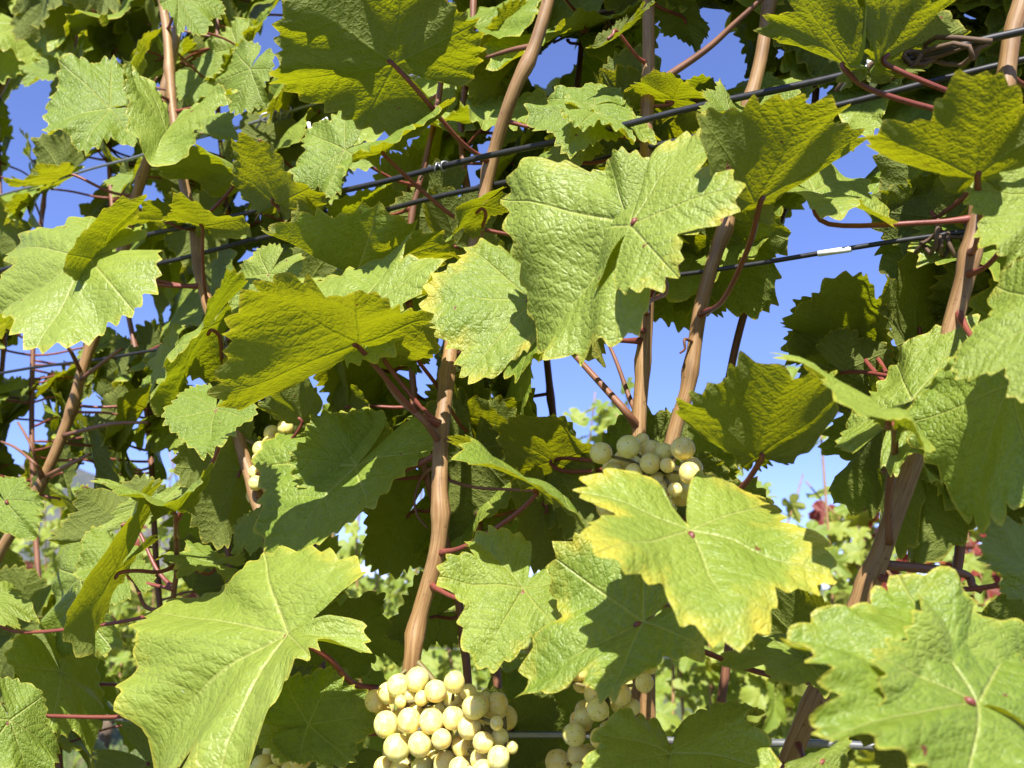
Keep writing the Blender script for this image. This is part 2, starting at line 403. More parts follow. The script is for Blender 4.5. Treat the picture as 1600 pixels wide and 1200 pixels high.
# ------------------------------------------------------------------ canes of the near row
SHOOTS = []
def add_shoot(pts, off, r0, r1, label, mat=M_CANE, nodes=.062, group=None, cat='vine shoot', seed=0, name='vine_shoot'):
    """pts: photo pixels from the base upwards; off: metres behind the wire plane"""
    offs = off if hasattr(off, '__len__') else [off]*len(pts)
    ctrl = [P(x, y, o) for (x, y), o in zip(pts, offs)]
    if pts[-1][1] < -50: ctrl.append(ctrl[-1] + np.array([.01*math.sin(len(SHOOTS)), .0, .15]))
    path = catmull(ctrl, 12)
    r = np.random.default_rng(len(SHOOTS)+50)
    L = np.concatenate([[0], np.cumsum([np.linalg.norm(path[i+1]-path[i]) for i in range(len(path)-1)])])
    n = max(16, int(L[-1]/.0045)); s = np.linspace(0, L[-1], n)
    pa = np.array(path); pa = np.stack([np.interp(s, L, pa[:, k]) for k in range(3)], 1)
    ns = np.arange(.02+r.uniform(0, .03), L[-1], nodes)
    rad = .74*(r0 + (r1-r0)*s/L[-1])
    for i, q in enumerate(ns):
        q = q + r.uniform(-.008, .008); g = np.exp(-((s-q)/.0052)**2)
        rad = rad*(1 + .26*g); pa = pa + np.outer(g*r0*.08*(1 if i % 2 else -1), ROWD)
    root = empty(name, pa[0]); tag(root, label, cat, group)
    tube('cane', pa, rad, mat, root, 12)
    S = dict(lat=(name == 'lateral_shoot'), root=root, path=pa, rad=rad, nodes=ns, r=r0, s=s)
    SHOOTS.append(S); return S
G = 'thin dark shoots at the back of the row'
add_shoot([(-60, 960), (0, 862), (62, 760), (105, 660), (135, 560), (178, 440), (215, 300), (238, 225), (258, 140), (278, 40), (300, -120)], .02, .0052, .0042, 'leaning brown shoot rising past a small round sky gap to the topmost thin wire')
add_shoot([(440, 1290), (425, 900), (398, 770), (372, 680), (345, 540), (312, 430), (303, 350), (286, 280), (270, 170), (262, 60), (250, -100)], -.005, .0050, .0038, 'tan shoot with a bright wire loop hooked beside it')
add_shoot([(610, 1290), (640, 1060), (655, 965), (685, 850), (687, 740), (693, 640), (712, 500), (745, 370), (766, 260), (802, 145), (836, 70), (862, -20), (900, -180)], [0, -.03, -.03, -.03, -.03, -.02, 0, .01, .01, .0, .0, .0, .0], .0052, .0042, 'straight sunlit orange-brown shoot rising out of the largest grape bunch')
add_shoot([(1015, 1300), (1012, 1120), (1010, 1000), (1000, 800), (998, 670), (1006, 560), (1011, 470), (1010, 380), (1009, 240), (1013, 110), (1013, 0), (1010, -150)], .015, .0048, .0040, 'upright brown shoot with a forked node beneath the large crinkled leaf')
add_shoot([(980, 1300), (1020, 860), (1050, 690), (1076, 600), (1095, 480), (1122, 385), (1140, 330), (1165, 190), (1190, 85), (1203, -10), (1225, -150)], .03, .0048, .0040, 'brown shoot with a swollen node behind the grapes, leaning towards the double wire')
add_shoot([(1190, 1300), (1240, 1170), (1292, 1050), (1362, 900), (1393, 815), (1440, 680), (1490, 500), (1520, 385), (1533, 300), (1560, 180), (1580, 60), (1600, -120)], .0, .0052, .0042, 'thick leaning shoot with a thin reddish lateral running beside it')
add_shoot([(1390, 850), (1388, 780), (1398, 700), (1396, 655)], [-.006, -.015, -.035, -.06], .0020, .0015, 'thin reddish lateral carrying the arched yellow leaf', M_LATERAL, name='lateral_shoot', cat='lateral shoot')
add_shoot([(790, 1290), (775, 1040), (752, 890), (746, 760), (742, 640), (755, 480), (735, 330), (720, 200), (735, 80), (745, -80)], .05, .0032, .0022, 'thin dark shoot standing just behind the straight sunlit one', M_LATERAL)
add_shoot([(735, 1290), (732, 1080), (715, 930), (690, 820), (668, 750), (650, 650), (640, 500), (642, 350), (665, 250), (690, 120), (700, -60)], .04, .0030, .0020, 'slender reddish shoot ending in a fork of pink leaf stalks', M_LATERAL)
add_shoot([(-120, 330), (0, 140), (34, 75), (60, -40)], .10, .0048, .0040, 'orange shoot with a tattered leaf, beyond the leaning brown one')
add_shoot([(345, 1290), (300, 1120), (272, 960), (276, 890), (275, 815)], [.0, -.01, -.02, -.035, -.05], .0026, .0016, 'short red lateral below the small winged leaf', M_LATERAL, name='lateral_shoot', cat='lateral shoot')
for k, pts in enumerate([[(100, 1250), (60, 900), (50, 600), (70, 300), (120, 50), (140, -150)],
                         [(380, 1280), (360, 900), (335, 650), (360, 400), (340, 150), (345, -150)], [(0, 1270), (-20, 850), (8, 500), (-2, 250), (-12, -150)],
                         [(300, 1280), (250, 950), (230, 650), (190, 430), (170, 200), (200, -120)],
                         [(520, 1280), (500, 1000), (480, 700), (470, 500), (500, 300), (530, 100), (520, -150)],
                         [(880, 1280), (880, 1000), (880, 800), (850, 500), (860, 300), (900, 150), (920, -150)],
                         [(1100, 1280), (1150, 900), (1130, 700), (1160, 500), (1260, 230), (1280, 60), (1300, -150)],
                         [(1480, 1290), (1480, 1000), (1500, 800), (1440, 560), (1440, 380), (1430, 200), (1450, -150)],
                         [(1640, 1290), (1630, 900), (1660, 600), (1650, 300), (1690, -100)]]):
    add_shoot(pts, .105, .0033, .0022, 'thin dark leafy shoot at the back of the row, behind the brown shoots', M_LATERAL, group=G)
for S in SHOOTS: S['leaves'] = 0

def attach(J, lat=False):
    best = None
    for S in SHOOTS:
        if S['lat'] and not lat: continue
        d = np.linalg.norm(S['path']-J, axis=1) + np.maximum(0, J[2]*0)
        i = int(np.argmin(d + .6*np.maximum(0, S['path'][:, 2]-J[2]) ))
        if best is None or d[i] < best[0]: best = (d[i], S, i)
    return best
def make_petiole(leaf, J, end, tdir, r0=.0012, r1=.0017):
    L = np.linalg.norm(end-J); t = tdir/(np.linalg.norm(tdir)+1e-9)
    c1 = J - t*.10*L + np.array([0, 0, -.04*L]); c2 = end + (J-end)*.35 + np.array([0, 0, -.10*L])
    path = catmull([J + t*.004, J, .5*c1+.5*(J+(end-J)*.2), c2, end], 4)
    rad = np.linspace(r0, r1, len(path)); rad[-1] *= 1.5; rad[-2] *= 1.25
    tube('petiole', path, rad, M_PETIOLE, leaf, 6)

def petiole_fix(leaf):   # parts of a leaf sit relative to the leaf, which sits relative to its shoot
    for c in leaf.children:
        w = np.array(c.location) + np.array(leaf.location)
        c.location = w - np.array(leaf['_w'])
    del leaf['_w']

# ------------------------------------------------------------------ leaves that can be told apart
def auto_leaf(J, T, A, B, side, off, yellow=0.2, tp=0, curl=.17, wave=.095, pet=None, roll=0., size=None, grow=1.03, dT=None, mat=None, petr=1.0, fold=False, flip=False, trim=None):
    J3 = P(*J, off); zj = np.linalg.norm(J3-CAM)
    lens = [(T, 1.0), (A, .87), (B, .87)]
    s = 0
    for X, c in lens:
        r = ray(*X); r = r/np.linalg.norm(r); q = J3-CAM
        s = max(s, np.linalg.norm(q - r*(q@r))/c)
    s = size or s*grow
    def cand(X, c):
        r = ray(*X); r = r/np.linalg.norm(r); q = J3-CAM
        m = q@r; p2 = np.dot(q, q)-m*m; disc = (s*c)**2 - p2; k = math.sqrt(max(disc, 0))
        return {'-': CAM + r*(m-k), '0': CAM + r*m, '+': CAM + r*(m+k)}
    cT, cA, cB = [cand(X, c) for X, c in lens]
    def want(X):
        higher = X[1] < J[1]
        return ('+' if higher else '-') if side == 'U' else ('-' if higher else '+')
    best = None
    for kt in ([dT] if dT else ['-', '+']):
        for ka in '-0+':
            for kb in '-0+':
                t, a, b_ = cT[kt], cA[ka], cB[kb]
                e = abs(np.linalg.norm(t-a)/s - .845) + abs(np.linalg.norm(t-b_)/s - .845)
                ab = np.linalg.norm(a-b_)/s; e += .35*max(0, ab-1.42) + .35*max(0, 1.0-ab)
                e += .25*(kt not in want(T)) + .07*(ka not in want(A)) + .07*(kb not in want(B))
                if best is None or e < best[0]: best = (e, t, a, b_)
    _, t, a, b_ = best
    cr2 = (T[0]-J[0])*(B[1]-J[1]) - (T[1]-J[1])*(B[0]-J[0]); cr1 = (T[0]-J[0])*(A[1]-J[1]) - (T[1]-J[1])*(A[0]-J[0])
    if cr1*cr2 < 0 and not fold:
        z0 = (J3-CAM)[1]*cp + (J3-CAM)[2]*sp; k = z0/F
        right = (cr1 > 0) == (side == 'U')
        cu = np.array([[0, 1.0], [CA[0]*(1 if right else -1), CA[1]], [-CA[0]*(1 if right else -1), CA[1]]])
        im = np.array([[(X[0]-J[0])*k, -(X[1]-J[1])*k] for X in (T, A, B)])
        Mx = np.linalg.lstsq(cu, im, rcond=None)[0]          # 2x2, rows: u, v
        mu, mv = Mx[0], Mx[1]; c_ = mu@mv; d_ = mv@mv - mu@mu
        a2 = (d_ + math.sqrt(d_*d_+4*c_*c_))/2; wa = math.sqrt(max(a2, 1e-12)); wb = -c_/wa if wa > 1e-5 else math.sqrt(max(-d_, 0))
        lim = 1.1*math.sqrt(max(mu@mu, mv@mv)); q_ = math.hypot(wa, wb)
        if q_ > lim: wa, wb = wa*lim/q_, wb*lim/q_
        bestn = None
        for sg in (1, -1):
            cu3 = np.array([mu[0], mu[1], sg*wa]); cv3 = np.array([mv[0], mv[1], sg*wb])
            wu = np.array([cu3[0], cu3[2]*cp - cu3[1]*sp, cu3[2]*sp + cu3[1]*cp]); wv = np.array([cv3[0], cv3[2]*cp - cv3[1]*sp, cv3[2]*sp + cv3[1]*cp])
            n_ = np.cross(wu, wv); n_ = n_/np.linalg.norm(n_); sc_ = n_@np.array(sdir) + .25*n_[2]
            if flip: sc_ = -sc_
            if bestn is None or sc_ > bestn[0]: bestn = (sc_, sg)
        sg = bestn[1]; s = max(s*.97, math.sqrt(mu@mu + wa*wa))
        t, a, b_ = [CAM + ray(*X)*(z0 + sg*(wa*c[0] + wb*c[1])) for X, c in zip((T, A, B), cu)]
    cr = (T[0]-J[0])*(A[1]-J[1]) - (T[1]-J[1])*(A[0]-J[0])
    a_is_R = (cr > 0) == (side == 'U')
    Rr, Ll = (a, b_) if a_is_R else (b_, a)
    Tv = t-J3
    AR = (Rr-J3 - CA[1]*Tv)/CA[0]; AL = (Ll-J3 - CA[1]*Tv)/CA[0]
    tpl = TEMPL[tp % len(TEMPL)]
    seed = int(abs(J[0]*7+J[1]*13+T[0]*3)) + 11
    geo = tpl
    if trim:                                  # basal lobes that are folded back
        uvm = tpl['uv'].copy(); th = tpl['th']
        for key, fac in trim.items():
            pos = (key == 'A') == a_is_R
            m_ = 1 - (1-fac)*smooth01(64, 104, th if pos else -th); uvm = uvm*m_[:, None]
        geo = dict(tpl, uv=uvm)
    pts = leaf_points(geo, height_field(tpl, seed, curl, wave, roll=roll), Tv, AR, AL, s)
    me = leaf_mesh('leaf', tpl, pts, mat or M_LEAF)
    if pet is not None:
        e0 = P(pet[0], pet[1], pet[2] if len(pet) > 2 else 0.0); _, S, i = attach(e0, True)
        end = S['path'][i] if len(pet) < 4 else e0
    else:
        _, S, i = attach(J3, J[0] < 400); end = S['path'][i]
    cover(*proj(pts[-tpl['NA']::8] + J3))
    o = put('leaf', me, S['root'], J3); o['yellow'] = float(yellow)
    S['leaves'] += 1
    L = np.linalg.norm(end-J3)
    rr = .0008 + .0055*s
    t_ = Tv/np.linalg.norm(Tv); nn = np.cross(AR, Tv) + np.cross(Tv, AL); nn = nn/np.linalg.norm(nn)
    st_ = J3 - nn*rr*1.9
    c1 = st_ + (end-J3)*.20 - nn*(min(.16*L, .02) if side == 'U' else min(.05*L, .004)) - t_*.04*L
    c2 = J3 + (end-J3)*.66 + np.array([0, 0, -.05*L]) - nn*min(.04*L, .006)
    path = catmull([st_ + t_*.004, st_, c1, c2, end], 5)
    rad = np.linspace(rr*.9, rr*1.1, len(path)); rad[-1] *= 1.7; rad[-2] *= 1.45; rad[-3] *= 1.2; rad[0] *= .5
    v, f, uv = tube_data(path, rad, 7)
    pm = mesh_from('petiole', [p-J3 for p in v], f, True, M_PETIOLE)
    ul = pm.uv_layers.new(name='uv'); idx = np.zeros(len(pm.loops), int); pm.loops.foreach_get('vertex_index', idx)
    ul.data.foreach_set('uv', np.array(uv)[idx].astype(np.float32).ravel())
    po = bpy.data.objects.new('petiole', pm); link(po, o)
    return o

GS = 8; GX, GY = np.meshgrid(np.arange(-160, 1760, GS), np.arange(-160, 1280, GS)); COVER = np.zeros(GX.shape, bool)
def cover(qx, qy):
    ins = np.zeros(GX.shape, bool); x2, y2 = np.roll(qx, -1), np.roll(qy, -1)
    for a0, b0, a1, b1 in zip(qx, qy, x2, y2):
        if b0 == b1: continue
        c = (GY < b0) != (GY < b1); ins ^= c & (GX < (a1-a0)*(GY-b0)/(b1-b0)+a0)
    COVER[ins] = True
HERO = [
 # J, T, A, B, side, off, kwargs
 ((450, 990), (203, 1128), (222, 945), (292, 1195), 'U', -.075, dict(trim={'B': .55}, yellow=.5, tp=0, curl=.16, wave=.11, pet=(588, 1078, -.02, 1))),
 ((140, 405), (-35, 462), (5, 368), (52, 528), 'U', -.06, dict(yellow=.45, tp=1, pet=(305, 458))),
 ((160, 408), (182, 285), (102, 395), (196, 330), 'D', -.05, dict(trim={'A': .3, 'B': .3}, yellow=.5, tp=2, pet=(305, 458))),
 ((172, 170), (64, 182), (92, 92), (125, 224), 'U', -.03, dict(yellow=.3, tp=3)),
 ((260, 205), (236, 242), (340, 152), (195, 110), 'U', -.04, dict(yellow=.3, tp=0)),
 ((207, 122), (216, 46), (197, 90), (224, 80), 'D', -.035, dict(yellow=.5, tp=2)),
 ((392, 108), (362, 172), (338, 125), (402, 160), 'U', .0, dict(yellow=.2, tp=5)),
 ((278, -2), (315, 46), (347, 8), (280, 38), 'U', -.02, dict(yellow=.2, tp=1)),
 ((165, -45), (172, 34), (133, 8), (197, 18), 'D', .0, dict(yellow=.6, tp=1)),
 ((60, -40), (78, 40), (34, 22), (106, 10), 'D', .03, dict(yellow=.3, tp=4)),
 ((100, 277), (40, 308), (68, 222), (14, 290), 'D', -.01, dict(yellow=.4, tp=2)),
 ((374, 270), (262, 240), (300, 228), (335, 296), 'D', -.02, dict(trim={'A': .3, 'B': .3}, yellow=.3, tp=6)),
 ((433, 318), (392, 203), (502, 285), (366, 268), 'D', -.03, dict(trim={'A': .3, 'B': .3}, yellow=.2, tp=3)),
 ((617, 100), (462, -8), (446, 128), (632, -60), 'D', -.065, dict(yellow=.2, tp=5, curl=.04, pet=(745, 245))),
 ((597, 237), (590, 196), (694, 156), (530, 248), 'D', -.05, dict(trim={'A': .3, 'B': .3}, yellow=.25, tp=1, pet=(640, 352))),
 ((540, 235), (456, 285), (470, 196), (505, 296), 'U', -.01, dict(yellow=.2, tp=2)),
 ((740, 73), (668, 24), (682, 72), (730, 30), 'D', .02, dict(trim={'A': .3, 'B': .3}, yellow=.3, tp=4)),
 ((795, 70), (732, 156), (722, 82), (800, 150), 'D', .05, dict(yellow=.1, tp=0)),
 ((555, 428), (406, 380), (462, 328), (592, 340), 'D', -.01, dict(yellow=.3, tp=3)),
 ((562, 537), (398, 462), (354, 614), (556, 452), 'D', -.075, dict(trim={'A': .25}, yellow=.35, tp=5, curl=-.03, wave=.04, pet=(688, 650, -.03))),
 ((556, 500), (620, 362), (672, 398), (458, 430), 'U', -.062, dict(yellow=.5, tp=4, pet=(688, 650, -.03))),
 ((832, 470), (670, 462), (725, 585), (735, 385), 'U', -.05, dict(trim={'A': .6, 'B': .6}, yellow=.85, tp=0, wave=.05, curl=.05)),
 ((985, 350), (832, 538), (800, 312), (960, 535), 'U', -.085, dict(trim={'A': .6, 'B': .45}, yellow=.45, tp=5, wave=.06, curl=.08)),
 ((985, 352), (1080, 182), (1135, 275), (1000, 235), 'U', -.094, dict(yellow=.65, tp=2, wave=.06, pet=(1010, 470, .01))),
 ((928, 165), (828, 178), (858, 134), (888, 220), 'U', -.01, dict(yellow=.3, tp=1)),
 ((930, 176), (1028, 196), (985, 160), (985, 206), 'U', -.015, dict(yellow=.5, tp=4)),
 ((1052, 155), (972, 150), (1000, 112), (1005, 178), 'D', .02, dict(yellow=.6, tp=0)),
 ((1143, 182), (1100, 140), (1128, 124), (1110, 160), 'U', -.02, dict(yellow=.6, tp=2)),
 ((1180, 318), (1262, 146), (1348, 208), (1120, 196), 'D', -.065, dict(trim={'A': .3, 'B': .3}, yellow=.35, tp=3, curl=.02, pet=(1105, 450, .0))),
 ((1272, 300), (1415, 336), (1345, 258), (1320, 316), 'U', -.03, dict(yellow=.5, tp=2)),
 ((1523, 278), (1548, 122), (1366, 196), (1652, 190), 'D', -.07, dict(trim={'A': .3, 'B': .3}, yellow=.3, tp=7, curl=.02, pet=(1520, 390))),
 ((1640, 305), (1556, 392), (1516, 290), (1650, 405), 'U', -.06, dict(yellow=.4, tp=1)),
 ((1650, 490), (1488, 566), (1552, 424), (1590, 610), 'U', -.09, dict(pet=(1655, 520, .1), yellow=.4, tp=7)),
 ((1330, 108), (1240, -50), (1232, 20), (1352, -60), 'D', -.04, dict(trim={'A': .3, 'B': .3}, yellow=.3, tp=4)),
 ((1374, 97), (1460, -60), (1370, -40), (1500, 40), 'D', -.03, dict(trim={'A': .3, 'B': .3}, yellow=.3, tp=0)),
 ((1112, 335), (1205, 478), (1238, 372), (1070, 480), 'D', .06, dict(yellow=.1, tp=7)),
 ((1040, 400), (1050, 500), (960, 470), (1135, 480), 'D', .07, dict(yellow=.0, tp=3)),
 ((1336, 521), (1350, 420), (1226, 470), (1404, 500), 'D', .05, dict(yellow=.0, tp=6, pet=(1450, 640, .0))),
 ((1330, 525), (1216, 545), (1250, 470), (1290, 600), 'D', .058, dict(yellow=.0, tp=2, pet=(1450, 640, .0))),
 ((1465, 340), (1400, 215), (1376, 330), (1500, 225), 'D', .05, dict(yellow=.1, tp=0)),
 ((1465, 345), (1390, 410), (1372, 320), (1500, 440), 'D', .06, dict(yellow=.0, tp=1)),
 ((1432, 525), (1420, 400), (1366, 440), (1510, 440), 'D', .06, dict(yellow=.0, tp=4)),
 ((1395, 656), (1372, 604), (1234, 538), (1462, 668), 'D', -.075, dict(trim={'A': .3, 'B': .3}, yellow=.4, tp=1, wave=.03, pet=(1395, 658, -.06, 1))),
 ((1425, 625), (1526, 490), (1535, 585), (1395, 560), 'U', -.02, dict(yellow=.1, tp=3, curl=.05)),
 ((1580, 600), (1480, 792), (1425, 660), (1620, 790), 'U', -.06, dict(pet=(1500, 480, .0), yellow=.2, tp=5)),
 ((1375, 660), (1340, 780), (1310, 700), (1440, 850), 'D', .05, dict(yellow=.0, tp=2)),
 ((1440, 700), (1470, 845), (1380, 800), (1560, 800), 'D', .06, dict(yellow=.0, tp=0)),
 ((1182, 716), (1215, 568), (1086, 622), (1338, 612), 'D', -.06, dict(trim={'A': .3, 'B': .3}, yellow=.05, tp=5, curl=.02, pet=(1075, 800, .0))),
 ((1078, 829), (1160, 1005), (1290, 888), (936, 868), 'U', -.10, dict(yellow=.95, tp=2, wave=.05, curl=.06, pet=(1020, 850, .02))),
 ((1005, 972), (818, 1066), (866, 868), (946, 1078), 'U', -.075, dict(yellow=.7, tp=4, curl=.15)),
 ((818, 920), (752, 1026), (688, 896), (868, 980), 'U', -.06, dict(yellow=.5, tp=7)),
 ((1527, 1099), (1278, 972), (1420, 902), (1310, 1128), 'U', -.10, dict(pet=(1480, 1130, .1), yellow=.35, tp=0, curl=.12, wave=.09)),
 ((1532, 1104), (1660, 1000), (1488, 935), (1600, 1240), 'U', -.09, dict(pet=(1480, 1130, .1), yellow=.3, tp=1, curl=.05)),
 ((1047, 1178), (1040, 1290), (920, 1200), (1188, 1165), 'U', -.06, dict(yellow=.2, tp=3)),
 ((1258, 1032), (1138, 1012), (1190, 980), (1205, 1056), 'U', -.04, dict(yellow=.5, tp=4)),
 ((1262, 1025), (1310, 1005), (1290, 975), (1300, 1050), 'U', -.04, dict(yellow=.4, tp=2)),
 ((1250, 1000), (1232, 888), (1198, 940), (1302, 930), 'D', .02, dict(yellow=.0, tp=0)),
 ((557, 728), (425, 858), (388, 720), (565, 790), 'U', -.018, dict(yellow=.35, tp=6, wave=.05)),
 ((560, 728), (610, 640), (500, 640), (625, 720), 'U', -.012, dict(yellow=.1, tp=3)),
 ((842, 766), (765, 688), (902, 780), (716, 670), 'D', -.045, dict(trim={'A': .3, 'B': .3}, yellow=.35, tp=1, wave=.03, pet=(690, 860, -.03))),
 ((865, 722), (838, 628), (945, 690), (770, 660), 'D', .03, dict(yellow=.1, tp=3)),
 ((868, 722), (930, 830), (950, 740), (840, 830), 'D', .035, dict(yellow=.0, tp=4)),
 ((850, 790), (845, 890), (915, 850), (795, 850), 'D', .04, dict(yellow=.0, tp=0)),
 ((337, 640), (318, 702), (262, 650), (388, 648), 'U', -.07, dict(yellow=.35, tp=5, wave=.03)),
 ((375, 735), (325, 838), (272, 730), (388, 810), 'D', .0, dict(yellow=.2, tp=0)),
 ((275, 799), (250, 765), (164, 748), (331, 720), 'D', -.065, dict(trim={'A': .3, 'B': .3}, yellow=.3, tp=5, pet=(275, 830, -.045))),
 ((326, 512), (238, 632), (262, 540), (316, 575), 'D', -.04, dict(yellow=.3, tp=1)),
 ((268, 548), (224, 612), (226, 560), (262, 600), 'U', -.03, dict(yellow=.2, tp=2)),
 ((420, 428), (368, 492), (356, 430), (425, 480), 'U', -.03, dict(yellow=.5, tp=0)),
 ((395, 525), (342, 605), (400, 590), (350, 555), 'U', -.03, dict(yellow=.8, tp=4)),
 ((319, 354), (286, 296), (262, 330), (378, 345), 'D', -.05, dict(trim={'A': .3, 'B': .3}, yellow=.4, tp=1)),
 ((268, 345), (200, 338), (236, 308), (252, 352), 'D', -.02, dict(yellow=.3, tp=2)),
 ((750, 322), (688, 370), (712, 332), (742, 362), 'D', -.02, dict(yellow=.4, tp=2)),
 ((651, 562), (616, 492), (694, 472), (574, 550), 'D', -.03, dict(trim={'A': .3, 'B': .3}, yellow=.3, tp=4, pet=(740, 655, .02))),
 ((475, 660), (438, 592), (414, 628), (502, 604), 'D', -.02, dict(trim={'A': .3, 'B': .3}, yellow=.2, tp=3)),
 ((8, 782), (44, 828), (62, 780), (-25, 830), 'U', -.07, dict(yellow=.3, tp=0, pet=(40, 800, .02))),
 ((182, 892), (97, 1005), (166, 826), (150, 955), 'D', -.07, dict(yellow=.35, tp=5)),
 ((190, 884), (148, 818), (208, 840), (112, 880), 'U', -.04, dict(yellow=.3, tp=3)),
 ((202, 822), (90, 862), (132, 778), (208, 776), 'D', -.03, dict(yellow=.2, tp=0)),
 ((-25, 935), (54, 946), (32, 912), (24, 978), 'U', -.06, dict(yellow=.3, tp=4)),
 ((125, 900), (88, 1022), (50, 975), (140, 1010), 'U', -.01, dict(yellow=.2, tp=1)),
 ((15, 1125), (62, 1240), (104, 1175), (-45, 1210), 'U', -.10, dict(yellow=.2, tp=3)),
 ((95, 1050), (168, 1178), (176, 1080), (85, 1140), 'U', .0, dict(yellow=.3, tp=1)),
 ((482, 1132), (588, 1115), (522, 1046), (545, 1188), 'U', -.05, dict(yellow=.3, tp=0)),
 ((482, 1134), (395, 1150), (430, 1070), (430, 1185), 'U', -.045, dict(yellow=.1, tp=3)),
 ((520, 985), (645, 990), (590, 925), (570, 1045), 'D', .03, dict(yellow=.0, tp=4)),
 ((488, 928), (542, 876), (498, 905), (522, 915), 'D', -.03, dict(yellow=.5, tp=2)),
 ((338, 880), (252, 862), (300, 842), (285, 885), 'U', -.03, dict(yellow=.5, tp=4)),
 ((400, 812), (352, 862), (362, 822), (395, 860), 'U', -.03, dict(yellow=.4, tp=2)),
 ((935, 470), (905, 548), (862, 525), (930, 552), 'D', -.03, dict(yellow=.85, tp=0)),
 ((600, 575), (498, 556), (540, 540), (520, 640), 'D', .05, dict(yellow=.0, tp=3)),
 ((960, 60), (920, 92), (1000, 20), (935, 60), 'U', -.01, dict(yellow=.1, tp=2)),
 ((1070, 25), (1090, 75), (1040, 50), (1110, 50), 'D', .04, dict(yellow=.2, tp=0)),
 ((1085, 160), (1090, 110), (1040, 140), (1130, 130), 'D', .05, dict(yellow=.0, tp=3)),
 ((1440, 1130), (1380, 1190), (1340, 1150), (1450, 1200), 'D', -.03, dict(yellow=.1, tp=7)),
 ((1280, 1190), (1320, 1140), (1240, 1180), (1330, 1200), 'U', -.05, dict(yellow=.1, tp=3)),
 ((1860, -100), (1800, 400), (1690, 150), (2050, 150), 'U', -.105, dict(yellow=.2, tp=0, pet=(1700, -20, .1))),
 ((1620, 900), (1560, 810), (1540, 850), (1640, 800), 'U', -.03, dict(yellow=.4, tp=1)),
 ((800, 1130), (800, 1210), (740, 1160), (870, 1170), 'D', .03, dict(yellow=.1, tp=3)),
 ((680, 960), (600, 980), (640, 910), (640, 1020), 'D', .05, dict(yellow=.0, tp=1)),
 ((640, 800), (580, 880), (560, 800), (660, 890), 'D', .05, dict(yellow=.2, tp=6)),
 ((560, 330), (520, 300), (500, 350), (600, 280), 'D', .04, dict(yellow=.0, tp=0)),
 ((640, 300), (580, 340), (600, 260), (640, 370), 'D', .07, dict(yellow=.0, tp=1)),
 ((910, 200), (880, 270), (850, 230), (940, 250), 'D', .03, dict(yellow=.1, tp=2)),
 ((870, 240), (800, 310), (820, 260), (870, 300), 'U', .0, dict(yellow=.3, tp=2)),
]
HO = [auto_leaf(*h[:6], **h[6]) for h in HERO]

# ------------------------------------------------------------------ the leaves at the back of the row
HOLES = [(30,160,20),(50,185,14),(68,140,8),(60,212,8),(22,228,10),(178,105,8),(240,150,10),(270,30,12),(290,35,6),(395,85,8),(350,165,9),(375,172,8),(325,235,14),(315,222,9),
 (190,237,8),(155,265,14),(130,290,20),(112,305,16),(15,280,10),(80,330,22),(100,325,18),(88,365,14),(425,60,14),(440,20,14),(432,95,10),(545,5,10),
 (580,262,24),(620,235,14),(555,285,14),(700,15,12),(690,90,14),(712,105,10),(768,205,7),(738,285,11),(855,110,14),(885,98,14),(845,135,10),
 (1040,50,18),(1060,90,20),(1100,60,20),(1130,80,20),(1085,112,14),(1150,112,8),(1237,85,8),(1285,150,6),(1330,235,14),(1310,256,12),(1530,22,6),(1562,120,6),(1500,275,8),
 (1290,345,36),(1250,400,40),(1330,395,34),(1210,440,22),(1365,365,22),(1210,500,24),(1190,470,14),(1290,420,18),(1145,525,28),(1180,560,24),(1212,580,12),
 (1285,680,18),(1250,700,22),(1215,720,12),(1302,662,10),(1375,455,10),(1365,522,9),(1394,520,8),(870,580,28),(870,620,32),(900,660,22),(930,590,20),(860,548,12),(945,630,18),
 (600,482,8),(605,545,6),(670,555,6),(505,565,9),(615,600,6),(650,610,5),(600,742,9),(535,775,6),(410,610,8),(500,612,7),
 (130,490,18),(108,472,20),(115,525,18),(205,480,18),(182,473,9),(226,470,11),(260,490,5),(312,570,18),(332,563,12),(300,592,8),
 (35,560,14),(70,570,13),(92,553,10),(20,550,8),(395,410,6),(225,315,8),(240,308,8),(380,305,7),(40,670,18),(55,650,11),(20,690,10),(35,715,10),(145,630,11),(230,645,5),(215,708,11),(266,722,10),
 (1460,930,20),(1345,870,30),(1520,850,30),(1320,760,45),(1290,830,50),(1420,880,40),(1490,870,45),(1400,810,25),(1540,900,30),(1260,780,25),(225,800,22),(130,740,14),(190,960,40),(230,930,30),(850,900,30),(920,960,20),(590,790,12),(560,830,20),(620,1010,20),
 (1040,530,34),(1035,600,25),(1110,570,25),(1135,640,26),(960,560,22),(975,600,15),(1120,1080,40),(1170,1060,40),(1060,1040,30),(1130,1030,30),(560,880,30),(700,1050,25),(660,930,0),(1380,1170,30),(1210,1100,30),(880,440,0)]
HOLES = np.array([h for h in HOLES if h[2] > 0], float)
FILLM = []
for k in range(12):
    tp = TEMPL[k % 8]; fold = random.uniform(.05, .45); hh = height_field(tp, 900+k, random.uniform(.05, .22), .08)
    Tv = np.array([0, 1., 0]); AR = np.array([math.cos(fold), 0, math.sin(fold)]); AL = np.array([-math.cos(fold), 0, math.sin(fold)])
    pts = leaf_points(tp, hh, Tv, AR, AL, 1.0); FILLM.append((leaf_mesh('leaf', tp, pts, M_LEAF), pts[-tp['NA']::6]))
def frame_from(n, tip):
    z = n/np.linalg.norm(n); y = tip - z*(tip@z); y = y/np.linalg.norm(y); x = np.cross(y, z); return np.stack([x, y, z], 1)
centres = []
fr_ = np.random.default_rng(21); nfill = 0
npatch = 0
